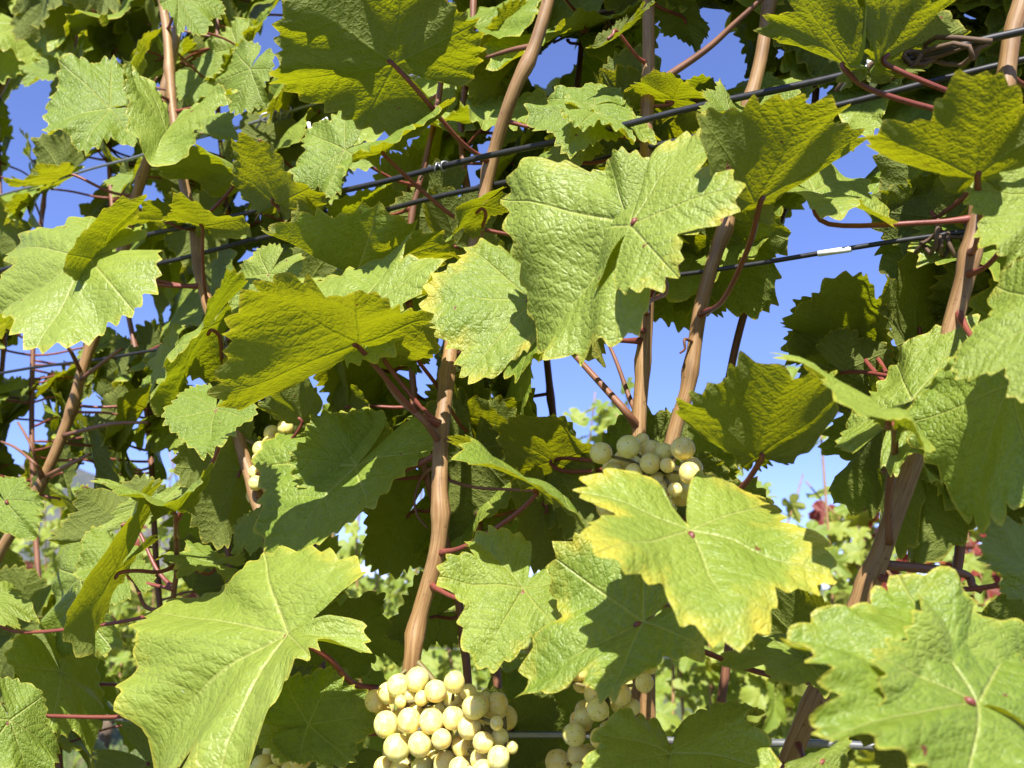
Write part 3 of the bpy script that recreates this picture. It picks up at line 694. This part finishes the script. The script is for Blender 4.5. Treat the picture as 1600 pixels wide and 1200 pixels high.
for a in range(14200):
    px, py = fr_.uniform(-140, 1740), fr_.uniform(-150, 1260)
    if a >= 9000:                      # the canopy goes on above the frame
        px, py = fr_.uniform(-140, 1740), fr_.uniform(-620, -90)
    if a >= 10200:                     # smaller leaves close what is still open and should not be
        free = ~COVER & (GY < 760) & (GX > -60) & (GX < 1660) & (GY > -60)
        if a == 10200:
            for hx, hy, hr in HOLES: COVER |= (GX-hx)**2 + (GY-hy)**2 < (hr+4)**2
        if npatch >= 170 or not free.any(): break
        ii = np.flatnonzero(free.ravel()); ii = int(ii[fr_.integers(0, len(ii))]); px, py = float(GX.ravel()[ii]), float(GY.ravel()[ii])
    low = py > 800
    if low and fr_.uniform() > .10: continue
    off = fr_.uniform(.035, .17) if a < 9000 or a >= 10200 else fr_.uniform(-.015, .12)
    sep = (42 if not low else 75) if a < 9000 else (62 if a < 10200 else 0)
    if any((px-c[0])**2+(py-c[1])**2 < sep*sep for c in centres): continue
    J3 = P(px, py, off); s = fr_.uniform(.038, .068)*(D0+off)/D0/.75*.8
    if a >= 10200: s *= fr_.uniform(.4, .8)
    sidep = fr_.uniform() < .72
    nrm = (ROWN*(1 if sidep else -1)*fr_.uniform(.5, 1.2) + np.array([0, 0, 1])*fr_.uniform(.1, .9) + ROWD*fr_.uniform(-.6, .6))
    tip = np.array([0, 0, -1.])*fr_.uniform(.2, 1) + ROWD*fr_.uniform(-1, 1) + ROWN*fr_.uniform(-.4, .4)
    Rm = frame_from(nrm, tip); k = int(fr_.integers(0, 12)); me, rim = FILLM[k]
    J3 = J3 - Rm[:, 1]*s*.25
    wp = (rim*s)@Rm.T + J3; qx, qy = proj(wp)
    cxs = np.concatenate([qx, (qx+px)/2, [px]]); cys = np.concatenate([qy, (qy+py)/2, [py]])
    dxy = [(qx[i]-HOLES[:, 0])*(qy[(i+1) % len(qx)]-HOLES[:, 1]) - (qx[(i+1) % len(qx)]-HOLES[:, 0])*(qy[i]-HOLES[:, 1]) for i in range(len(qx))]
    ang = sum(np.arctan2(dxy[i], (qx[i]-HOLES[:, 0])*(qx[(i+1) % len(qx)]-HOLES[:, 0]) + (qy[i]-HOLES[:, 1])*(qy[(i+1) % len(qx)]-HOLES[:, 1])) for i in range(len(qx)))
    if (np.abs(ang) > 3.5).any(): continue            # would close a gap through which the sky shows
    if (((cxs[:, None]-HOLES[None, :, 0])**2 + (cys[:, None]-HOLES[None, :, 1])**2) < HOLES[None, :, 2]**2).any(): continue
    d, S, i = attach(J3); end = S['path'][i]
    if d > .066 and (a < 9000 or a >= 10200): continue
    centres.append((px, py)); nfill += 1; cover(qx, qy); npatch += a >= 10200
    o = put('leaf', me, S['root'], J3)
    o.matrix_local = Matrix.Translation(Vector(J3-np.array(S['root'].location))) @ Matrix(Rm.tolist()).to_4x4() @ Matrix.Scale(s, 4)
    o['yellow'] = float(fr_.uniform(0, .35)); S['leaves'] += 1
    loc = ((end-J3)@Rm)/s; L = np.linalg.norm(loc)
    path = catmull([np.array([0, .03, -.02]), np.array([0, 0, -.02]), loc*.3+np.array([0, -.04*L, -.03]), loc*.7+np.array([0, 0, -.03*L]), loc], 3)
    v, f, uv = tube_data(path, np.linspace(.0008, .0011, len(path))/s, 6)
    pm = mesh_from('petiole', v, f, True, M_PETIOLE); ul = pm.uv_layers.new(name='uv'); idx = np.zeros(len(pm.loops), int); pm.loops.foreach_get('vertex_index', idx)
    uva = np.array(uv)[idx]; uva[:, 1] *= s; ul.data.foreach_set('uv', uva.astype(np.float32).ravel())
    link(bpy.data.objects.new('petiole', pm), o)
print('patch', npatch, 'open', int((~COVER & (GY < 760) & (GX > 0) & (GX < 1600) & (GY > 0)).sum()), 'fill leaves', nfill, 'heroes', len(HO))

# ------------------------------------------------------------------ wires of the near row
def wire(p0, p1, off, r, label, mat=M_WIRE, sag=0, name='trellis_wire'):
    a, b_ = P(*p0, off), P(*p1, off); d = b_-a
    a2, b2 = a - d*.9, b_ + d*.5
    pts = [a2 + (b2-a2)*i/60 + np.array([0, 0, .0006*math.sin(i*1.1)]) for i in range(61)]
    return tag(tube(name, pts, r, mat, None, 8), label, 'wire', 'wires of the near row')
wire((180, 380), (1600, 50), -.012, .00155, 'dark training wire, upper one of the close pair')
wire((115, 442), (1600, 95), .014, .00150, 'dark training wire, lower one of the close pair')
wire((0, 583), (1440, 373), .03, .0011, 'single dark wire crossing the open blue sky')
wire((100, 277), (950, 30), .05, .0011, 'thin silvery wire with twisted ends above the close pair', M_GALV)
wire((120, 1122), (1330, 1166), .03, .0016, 'pale galvanised fruiting wire running behind the grapes', M_GALV)

# ------------------------------------------------------------------ grapes
def sphere_mesh(seed, segs=20, rings=13):
    r = np.random.default_rng(seed); v, f = [], []
    sx, sy, sz = 1+r.uniform(-.04, .04), 1+r.uniform(-.04, .04), 1+r.uniform(-.02, .07)
    for i in range(rings+1):
        t = math.pi*i/rings
        for k in range(segs):
            p = 2*math.pi*k/segs; q = 1 + .012*math.sin(3*p+seed)*math.sin(t)
            dim = 1 - .06*math.exp(-((math.pi-t)/.22)**2) - .05*math.exp(-(t/.25)**2)
            v.append((sx*q*math.sin(t)*math.cos(p), sy*q*math.sin(t)*math.sin(p), sz*dim*math.cos(t)))
    for i in range(rings):
        for k in range(segs): f.append((i*segs+k, i*segs+(k+1) % segs, (i+1)*segs+(k+1) % segs, (i+1)*segs+k))
    return mesh_from('grape', [np.array(x) for x in v], f, True, M_GRAPE)
GM = [sphere_mesh(i) for i in range(6)]
M_STALK = plain('green_stalk', (.16, .13, .04), .6)
def bunch(label, shown, off, stem_px, extra=0, spread=(.03, .05), seed=1, r_extra=(.0042, .0054)):
    """shown: (x, y, radius in px) of the grapes one can see; extra grapes fill the bunch behind and below them"""
    r = np.random.default_rng(seed); S0 = attach(P(stem_px[0], stem_px[1], off))[1:]
    top = S0[0]['path'][S0[1]]
    root = empty('grape_bunch', top); tag(root, label, 'grape bunch')
    gs = []
    for g in shown:
        x, y, rp = g[:3]; dz = g[3] if len(g) > 3 else 0.0
        c = P(x, y, off+dz); depth = np.linalg.norm(c-CAM)/math.sqrt(1+((x-800)/F)**2+((y-600)/F)**2); gs.append([c, 1.05*rp*depth/F])
    # push grapes apart in depth only: what is seen stays in place
    for it in range(60):
        for i in range(len(gs)):
            for k in range(i):
                d = gs[i][0]-gs[k][0]; L = np.linalg.norm(d); m = (gs[i][1]+gs[k][1])*.96
                if L < m:
                    ri = (gs[i][0]-CAM); rk = (gs[k][0]-CAM); sgn = 1 if np.linalg.norm(ri) >= np.linalg.norm(rk) else -1
                    q_ = i if sgn > 0 else k; gs[q_][0] = CAM + (gs[q_][0]-CAM)*1.006; gs[q_][1] *= 1.006
    cen = np.mean([g[0] for g in gs], 0); n0 = len(gs); tries = 0
    while len(gs) < n0+extra and tries < 6000:
        tries += 1
        c = cen + ROWD*np.clip(r.normal(), -1.3, 1.3)*spread[0] + np.array([0, 0, 1.])*(np.clip(r.normal(), -1.3, .9)*spread[1]-spread[1]*.5) + (cen-CAM)/np.linalg.norm(cen-CAM)*(min(abs(r.normal()), 1.6)*.013+.010)
        rr = r.uniform(*r_extra)
        if all(np.linalg.norm(c-g[0]) > (rr+g[1])*.95 for g in gs): gs.append([c, rr])
    cz = sorted(gs, key=lambda g: -g[0][2])
    zs = [g[0][2] for g in gs]; hi = cen.copy(); hi[2] = max(zs)-.014; lo = cen.copy(); lo[2] = min(zs)+.004
    axis = [top, top*.5+(hi+ROWN*.016)*.5, hi+ROWN*.009, cen+ROWN*.009, lo+ROWN*.009]
    tube('stalk', catmull(axis, 6), np.linspace(.0014, .0010, 25), M_STALK, root, 6)
    ax = np.array(catmull(axis, 6))
    for c, rr in gs:
        o = put('grape', GM[int(r.integers(0, 6))], root, c); o.scale = (rr,)*3
        o.rotation_euler = (r.uniform(-.5, .5), r.uniform(-.5, .5), r.uniform(0, 6))
        i = int(np.argmin(np.linalg.norm(ax-c, axis=1))); q = ax[i]; dq = q-c; q = c + dq*min(1, .02/(np.linalg.norm(dq)+1e-9))
        v, f, uv = tube_data([(c+(q-c)*.15-c)/1, (c+(q-c)*.6+np.array([0, 0, .001])-c), q-c], [.0007, .0007, .0009], 5)
        # pedicel is expressed in the grape's own space
        Mi = (Matrix.LocRotScale(None, o.rotation_euler, o.scale)).inverted()
        pm = mesh_from('pedicel', [np.array(Mi @ Vector(p)) for p in v], f, True, M_STALK)
        link(bpy.data.objects.new('pedicel', pm), o)
    return root
big = [(652,1062,18),(623,1072,17),(681,1080,17),(710,1066,16),(607,1083,16),(708,1089,17),(741,1105,18),(732,1082,13,.008),(586,1095,16,.006),(626,1096,9),(641,1088,9,.004),(659,1091,11),
 (603,1132,19),(639,1126,18),(674,1127,18),(708,1122,17),(733,1137,17),(620,1168,20),(656,1163,18),(690,1155,15),(722,1166,16),(628,1203,18),(660,1200,18),(697,1195,20),(718,1200,16),
 (755,1160,16),(781,1152,13),(776,1130,10),(779,1184,17),(750,1185,15,.006),(755,1205,16),(650,1108,9,.008),(688,1108,9,.010),(745,1135,12,.012),(598,1110,12,.010),(800,1168,9,.006),(640,1145,12,.012),(675,1180,14,.010),(735,1215,16),(600,1200,16,.004),(680,1225,17),(640,1230,17),(710,1232,17)]
bunch('large sunlit pale yellow grape bunch at the foot of the straight shoot', big, -.055, (640, 1040), 26, (.022, .030), 3)
bunch('small grape cluster in a spotted pale bunch below two brown shoots', [(939,708,17),(982,698,18),(1003,688,11,.01),(1018,704,16,.006),(1038,708,15,.006),(1016,724,16),(1043,727,11),(1067,701,18),(1077,739,16),(1052,745,17,.004),(1028,752,14),(958,735,13,.008),(990,738,13),(1030,766,13),(1055,765,11),(965,770,14,.006),(1000,775,14),(1040,790,14),(1010,800,14),(985,795,14,.005)], -.045, (1000, 660), 14, (.014, .014), 5)
bunch('few pale grapes peeping over the dark leaf beside the tan shoot', [(446,668,12),(425,677,12),(424,694,14),(443,705,9),(407,702,12,.004),(407,720,13),(402,738,12),(420,715,10,.008),(400,755,11),(412,745,11,.006),(425,735,11,.01)], -.012, (395, 650), 5, (.008, .012), 7)
bunch('grape bunch hanging in leaf shade under the yellow-edged drooping leaf', [(869,1034,16),(854,1046,10,.006),(877,1061,16),(903,1045,18,.008),(908,1068,13,.01),(940,1051,17,.006),(992,1038,18),(1007,1067,14),(1016,1042,11,.006),(930,1084,17,.004),(969,1085,17,.004),(934,1109,17),(967,1100,13,.01),(912,1121,15,.008),(988,1105,12,.008),(897,1148,17),(936,1153,14),(950,1140,13,.008),(903,1178,16),(921,1175,12,.006),(958,1165,13,.008),(930,1195,15),(905,1208,15)], -.03, (975, 1000), 16, (.016, .024), 9)
bunch('two ripe grapes tucked behind a small yellow leaf lobe', [(881,920,14),(884,946,15),(893,935,12,.008)], -.05, (905, 890), 2, (.004, .004), 11)
bunch('lone browning grape pressed against the broad yellow-edged leaf', [(281,999,10),(268,990,8,.006)], -.058, (300, 960), 0, (.004, .004), 13)
bunch('shaded grapes low beneath the half-lit leaf', [(440,1180,16),(470,1184,17),(410,1196,16),(455,1205,16),(425,1212,15)], -.015, (445, 1130), 8, (.012, .012), 15)
bunch('two dim grapes at the shaded side of the largest bunch', [(777,1100,16),(757,1095,13,.006),(765,1118,13,.008)], -.03, (775, 1060), 3, (.006, .008), 17)

# ------------------------------------------------------------------ tendrils, clips, knots
def tendril(shoot_px, pts, off, r=.0006, mat=M_LATERAL, coil=0):
    base = P(*shoot_px, off); _, S, i = attach(base)
    ctrl = [S['path'][i]] + [P(x, y, off) for x, y in pts]
    path = catmull(ctrl, 7)
    if coil:
        t = path[-1]; d = path[-1]-path[-2]; d = d/np.linalg.norm(d)
        a = np.cross(d, ROWN); a /= np.linalg.norm(a)
        for k in range(1, coil*10):
            an = k*2*math.pi/10; path.append(t + d*.0005*k + (ROWN*(1-math.cos(an)) + a*math.sin(an))*.0022)
    tube('tendril', path, np.linspace(r*1.4, r*.8, len(path)), mat, S['root'], 6)
tendril((694, 725), [(660, 745), (648, 778), (652, 805), (668, 825)], -.02)
tendril((693, 735), [(700, 745), (706, 752), (745, 762), (800, 765), (842, 768)], -.015, .0008)
tendril((1095, 525), [(1070, 530), (1070, 545), (1062, 552)], .02)
tendril((1012, 400), [(1025, 380), (1022, 368), (1034, 386)], .01, .0005, M_DRY, 3)
tendril((1440, 690), [(1420, 694), (1404, 682), (1398, 700)], -.02, .0007, M_LATERAL, 2)
tendril((140, 570), [(180, 552), (192, 545)], .0, .0011)
tendril((130, 570), [(108, 545), (85, 520), (78, 512)], .0, .0012)
tendril((115, 665), [(170, 663), (232, 660)], .0, .0012)
tendril((70, 740), [(55, 725), (25, 700), (2, 690)], .0, .0010)
tendril((66, 745), [(52, 705), (40, 680), (28, 660)], .0, .0009)
tendril((62, 738), [(100, 730), (140, 710)], .0, .0012)
tendril((998, 660), [(975, 640), (930, 590), (882, 538)], .005, .0016)
tendril((998, 655), [(983, 620), (965, 570), (948, 530)], .02, .0010)
tendril((838, 75), [(800, 78), (760, 90)], .0, .0012)
tendril((1052, 132), [(1100, 80), (1150, 35), (1197, -8)], .02, .0014)
tendril((255, 150), [(240, 135), (246, 120)], .0, .0008)
tendril((692, 655), [(660, 655), (620, 620), (590, 570)], -.04, .0013)
tendril((1460, 880), [(1500, 895), (1520, 915), (1535, 925)], .03, .0014, M_LATERAL)

def knot(name, px, off, label, cat, mat, n=5, rr=.0035, wr=.0006, seed=0, length=.02, grp=None):
    irr = .75 if mat is M_DRY else .3
    r = np.random.default_rng(seed); c = P(*px, off)
    path = []
    for k in range(n*10):
        an = k*2*math.pi/10 + .8*math.sin(k*.37+seed); q = rr*(1 + irr*math.sin(k*.71+seed) + irr*.6*math.sin(k*.23+2*seed))
        path.append(c + ROWD*((k/(n*10)-.5) + irr*.5*math.sin(k*.31+seed*3) + irr*.25*math.sin(k*.83+seed))*length + (ROWN*math.cos(an) + np.array([0, 0, 1])*math.sin(an))*q)
    path += [path[-1] + ROWD*.004 + np.array([0, 0, .004]), path[-1] + ROWD*.010 + np.array([0, 0, -.003])]
    return tag(tube(name, path, wr, mat, None, 6), label, cat, grp)
knot('wire_twist', (435, 180), .05, 'bright twisted wire end left of the white clip', 'wire tie', M_GALV, 6, .003, .0008, 1, .022)
knot('wire_twist', (690, 105), .05, 'silver wire splice among pink leaf stalks', 'wire tie', M_GALV, 5, .0025, .0008, 2, .026)
knot('wire_loop', (360, 530), -.008, 'bright wire loop hooked beside the tan shoot', 'wire tie', M_GALV, 2, .0045, .0008, 3, .008)
knot('wire_band', (1358, 112), -.012, 'wire wrapped tightly around the upper dark wire', 'wire tie', M_GALV, 4, .0021, .0006, 4, .006)
knot('dry_tendril', (970, 22), .05, 'dark dried tendril coiled on the thin silvery wire', 'tendril', M_DRY, 7, .0032, .0009, 5, .03)
knot('dry_tendril', (790, 70), .05, 'rusty dried tendril clump below the folded top leaf', 'tendril', M_DRY, 5, .0032, .0008, 6, .016)
knot('dry_tendril', (1440, 92), -.012, 'grey dried tendril tangled on the close wire pair', 'tendril', M_DRY, 6, .0032, .0010, 7, .03)
knot('dry_tendril', (1478, 372), .03, 'brown curled tendril ring on the single sky wire', 'tendril', M_DRY, 4, .0055, .0009, 8, .012)
knot('dry_tendril', (440, 322), -.012, 'small dark tendril knot on the upper wire of the pair under a crinkled leaf', 'tendril', M_DRY, 4, .0025, .0006, 9, .014)
knot('wire_twist', (690, 262), -.012, 'thin metal tie bridging the close wire pair', 'wire tie', M_GALV, 3, .0022, .0005, 10, .008)
cl = [P(482, 192, .03), P(487, 210, .03), P(500, 225, .028)]
tag(tube('wire_clip', catmull(cl+[P(486, 205, .025), P(512, 185, .03)], 5), .0012, M_CLIP, None, 8), 'white plastic clip hanging under the big top leaf', 'clip')
tag(tube('wire_clip', catmull([P(1360, 95, -.014), P(1368, 118, -.016), P(1364, 132, .0)], 5), .0016, M_CLIP, None, 8), 'white clip at the foot of the right-hand translucent leaves', 'clip')

tag(tube('wire_white_stretch', [P(1278, 396.6, .03), P(1304, 392.8, .03), P(1330, 389.0, .03)], .00135, M_CLIP, None, 8), 'short white stretch of the single wire against the sky', 'sleeve')  # bright white stretch of the wire, put in as a thin white tube

# ------------------------------------------------------------------ cordon and trunk that carry the near shoots (below the frame)
c0 = P(-250, 1300, .03); c1 = P(1900, 1310, .03)
cord = [c0 + (c1-c0)*i/14 + np.array([0, 0, .012*math.sin(i*1.9)]) + ROWN*.008*math.sin(i*1.3) for i in range(15)]
vr = empty('old_vine', (cord[5][0], cord[5][1], 0)); tag(vr, 'gnarled old vine trunk with a level arm carrying the shoots', 'vine trunk')
tube('arm', catmull(cord, 4), [.012+.003*math.sin(i*.9) for i in range(57)], M_BARK, vr, 10)
tp_ = [np.array([cord[5][0], cord[5][1], -.03]), np.array([cord[5][0]+.02, cord[5][1]+.01, .3]), np.array([cord[5][0]-.015, cord[5][1]+.01, .65]), cord[5]]
tube('trunk', catmull(tp_, 8), np.linspace(.034, .020, 25), M_BARK, vr, 12)
for S in SHOOTS:      # spurs joining each shoot to the arm
    p = S['path'][0]; ca = np.array(catmull(cord, 4)); q = ca[int(np.argmin(np.linalg.norm(ca-p, axis=1)))]
    if p[2] < P(800, 1220)[2] and np.linalg.norm(p-q) > .006: tube('spur', [q, (p+q)/2+np.array([0, 0, .004]), p + (S['path'][1]-p)*.5], [.008, .0065, .0055], M_BARK, S['root'], 8)

# ------------------------------------------------------------------ the next rows
BGM = {}
def bgmeshes(mat):
    if mat.name not in BGM:
        out = []
        for k in range(8):
            tp = TSM[k % 4]; fold = random.uniform(.05, .6); hh = height_field(tp, 1900+k, random.uniform(.05, .25), .09)
            AR = np.array([math.cos(fold), 0, math.sin(fold)]); AL = np.array([-math.cos(fold), 0, math.sin(fold)])
            out.append(leaf_mesh('leaf', tp, leaf_points(tp, hh, np.array([0, 1., 0]), AR, AL, 1.0), mat))
        BGM[mat.name] = out
    return BGM[mat.name]
RD2 = np.array([ROWD[0], ROWD[1], 0]); RD2 /= np.linalg.norm(RD2)
def slope(t): return t*ROWD[2]/math.hypot(ROWD[0], ROWD[1])
def row_point(t, dist, z): return np.array([CAM[0], CAM[1], 0]) + ROWN*(D0+dist) + RD2*t + np.array([0, 0, z])
def bg_vine(t, dist, label, nleaf, seed, ztop, red=0.0, group=None, width=.95, zlow=.55, nc=8):
    r = np.random.default_rng(seed); b0 = row_point(t, dist, 0)
    root = empty('grapevine', b0); tag(root, label, 'grapevine', group)
    tk = [b0 + np.array([0, 0, -.05]), b0+RD2*.03+np.array([0, 0, .35]), b0-RD2*.02+np.array([0, 0, .68])]
    tube('trunk', catmull(tk, 6), np.linspace(.035, .022, 13), M_BARK, root, 9)
    ar = [b0 - RD2*width*.5 + np.array([0, 0, .74]), b0 - RD2*width*.25 + np.array([0, 0, .71]), tk[-1], b0 + RD2*width*.25 + np.array([0, 0, .72]), b0 + RD2*width*.5 + np.array([0, 0, .74])]
    tube('arm', catmull(ar, 4), .013, M_BARK, root, 8)
    canes = []
    for k in range(nc):
        x = (k+.5)/nc-.5; q = b0 + RD2*x*width + np.array([0, 0, .72]); top = ztop + r.uniform(-.22, .18)
        pts = [q, q + RD2*r.normal()*.05 + ROWN*r.normal()*.05 + np.array([0, 0, (top-.72)*.5]), q + RD2*r.normal()*.10 + ROWN*r.normal()*.08 + np.array([0, 0, top-.72])]
        pa = catmull(pts, 8); tube('cane', pa, np.linspace(.0048, .002, len(pa)), M_CANE, root, 6); canes.append(np.array(pa))
    ms = bgmeshes(M_BGLEAF); mr = bgmeshes(M_RED)
    for k in range(nleaf):
        ca = canes[int(r.integers(0, nc))]; f = r.uniform(0, 1)**.85
        q = ca[int(f*(len(ca)-1))]
        if r.uniform() < .22: q = q*1.0 - np.array([0, 0, r.uniform(0, .28)])*(1-f)
        J = q + ROWN*r.normal()*.07 + RD2*r.normal()*.05 + np.array([0, 0, r.normal()*.03])
        J[2] = max(J[2], zlow)
        nrm = -ROWN*r.uniform(.1, 1.0) + np.array([0, 0, 1])*r.uniform(.1, 1) + RD2*r.uniform(-.7, .7)
        if r.uniform() < .25: nrm = nrm + ROWN*1.2
        tip = np.array([0, 0, -1.])*r.uniform(.2, 1) + RD2*r.uniform(-1, 1) - ROWN*r.uniform(-.2, .6)
        Rm = frame_from(nrm, tip); s = r.uniform(.042, .075)*(1 - .35*f)
        o = bpy.data.objects.new('leaf', (mr if (red > .2 and -.14 < (J-b0)@RD2 < .22 and r.uniform() < .85) or (red <= .2 and r.uniform() < red) else ms)[int(r.integers(0, 8))]); link(o, root)
        o.matrix_local = Matrix.Translation(Vector(J-b0)) @ Matrix(Rm.tolist()).to_4x4() @ Matrix.Scale(s, 4)
        o['yellow'] = float(r.uniform(.0, .8))
    return root
GB = 'vines of the next row'
lab = 'sunlit vine of the next row seen through the gaps between leaves'
for k, (t, zt, rd, lb, g) in enumerate([(-.7, 1.40, .05, lab, GB), (.08, 1.46, .34, 'vine of the next row with crimson leaves among the green', None), (.78, 1.66, .02, 'vine of the next row whose tip stands tall against open sky', None),
        (.44, 1.42, .02, lab, GB), (1.5, 1.62, .02, lab, GB), (2.25, 1.55, .02, lab, GB), (3.05, 1.55, .03, lab, GB), (3.85, 1.55, .03, lab, GB), (4.65, 1.5, .03, lab, GB)]):
    bg_vine(t, 1.95, lb, 280, 300+k, zt, rd, g, .82)
for z in (1.30, 1.08, .98, .75):
    a = row_point(-3.5, 1.95, z); b_ = row_point(5.5, 1.95, z)
    tag(tube('trellis_wire', [a, (a+b_)/2-np.array([0, 0, .006]), b_], .0014, M_GALV, None, 6), 'pale straight wire strung along the next row of vines', 'wire', 'wires of the next row')
def far_row(dist, seed, n, label, ztop):
    r = np.random.default_rng(seed); V = []; Fc = []; U = []; VV = []; RR = []
    tp = TSM[0]; base = []
    root = empty('vine_row', row_point(0, dist, 0)); tag(root, label, 'vine row', kind='stuff')
    b0 = np.array(root.location); pts0 = []
    for k in range(4):
        fold = .15+.12*k; hh = height_field(TSM[k], 2900+k, .15, .08)
        pts0.append(leaf_points(TSM[k], hh, np.array([0, 1., 0]), np.array([math.cos(fold), 0, math.sin(fold)]), np.array([-math.cos(fold), 0, math.sin(fold)]), 1.0))
    simple = leaf_template(77, NA=26, lobing=.4, fr=(0, .5, 1.0), teeth=12)
    p0 = leaf_points(simple, height_field(simple, 3, .15, .08), np.array([0, 1., 0]), np.array([.95, 0, .3]), np.array([-.95, 0, .3]), 1.0)
    allv = []; fcs = np.array([f if len(f) == 4 else (*f, f[-1]) for f in simple['faces']]); faces = []; n0 = len(p0)
    for k in range(n):
        t = r.uniform(-4, 9); J = row_point(t, dist, r.uniform(.5, ztop)+.12*math.sin(t*5)) + ROWN*r.normal()*.13
        nrm = -ROWN*r.uniform(.0, 1.0) + np.array([0, 0, 1])*r.uniform(.1, 1) + RD2*r.uniform(-.8, .8)
        Rm = frame_from(nrm, np.array([0, 0, -1.]) + RD2*r.uniform(-1, 1)); s = r.uniform(.05, .085)
        allv.append((p0*s)@Rm.T + J - b0)
        faces += [tuple(int(i)+k*n0 for i in dict.fromkeys(f)) for f in simple['faces']]
    me = bpy.data.meshes.new('foliage'); me.from_pydata(np.concatenate(allv).tolist(), [], faces)
    a, b_ = loops_of(simple)
    me.uv_layers.new(name='uv').data.foreach_set('uv', np.tile(a, n)); me.uv_layers.new(name='vein').data.foreach_set('uv', np.tile(b_, n))
    me.attributes.new('rad', 'FLOAT', 'POINT').data.foreach_set('value', np.tile(simple['frac'].astype(np.float32), n))
    me.materials.append(M_BGLEAF); o = link(bpy.data.objects.new('foliage', me), root); o['yellow'] = .5; o['kind'] = 'stuff'
far_row(4.1, 61, 3200, 'far row of yellow-green vines behind the next row', 1.28)
far_row(6.3, 62, 3200, 'farthest row of vines glimpsed near the ground', 1.15)

# ------------------------------------------------------------------ grass between the rows
r = np.random.default_rng(8); gv, gf = [], []
for k in range(14000):
    t = r.uniform(-4, 6); dd = r.uniform(.25, 4.5); p = row_point(t, dd, .0); h = r.uniform(.04, .16); a = r.uniform(0, 6.3); w = r.uniform(.002, .005)
    dx = np.array([math.cos(a), math.sin(a), 0]); ln = np.array([r.normal(), r.normal(), 0])*h*.35; i = len(gv)
    gv += [p-dx*w-np.array([0, 0, .02]), p+dx*w-np.array([0, 0, .02]), p+ln*.4+dx*w*.7+np.array([0, 0, h*.6]), p+ln*.4-dx*w*.7+np.array([0, 0, h*.6]), p+ln+np.array([0, 0, h])]
    gf += [(i, i+1, i+2, i+3), (i+3, i+2, i+4)]
M_GRASS = plain('grass_blade', (.10, .17, .03), .6, 0, .4, 3)
tag(put('grass', mesh_from('grass', gv, gf, False, M_GRASS)), 'short green grass growing between the vine rows', 'grass', kind='stuff')
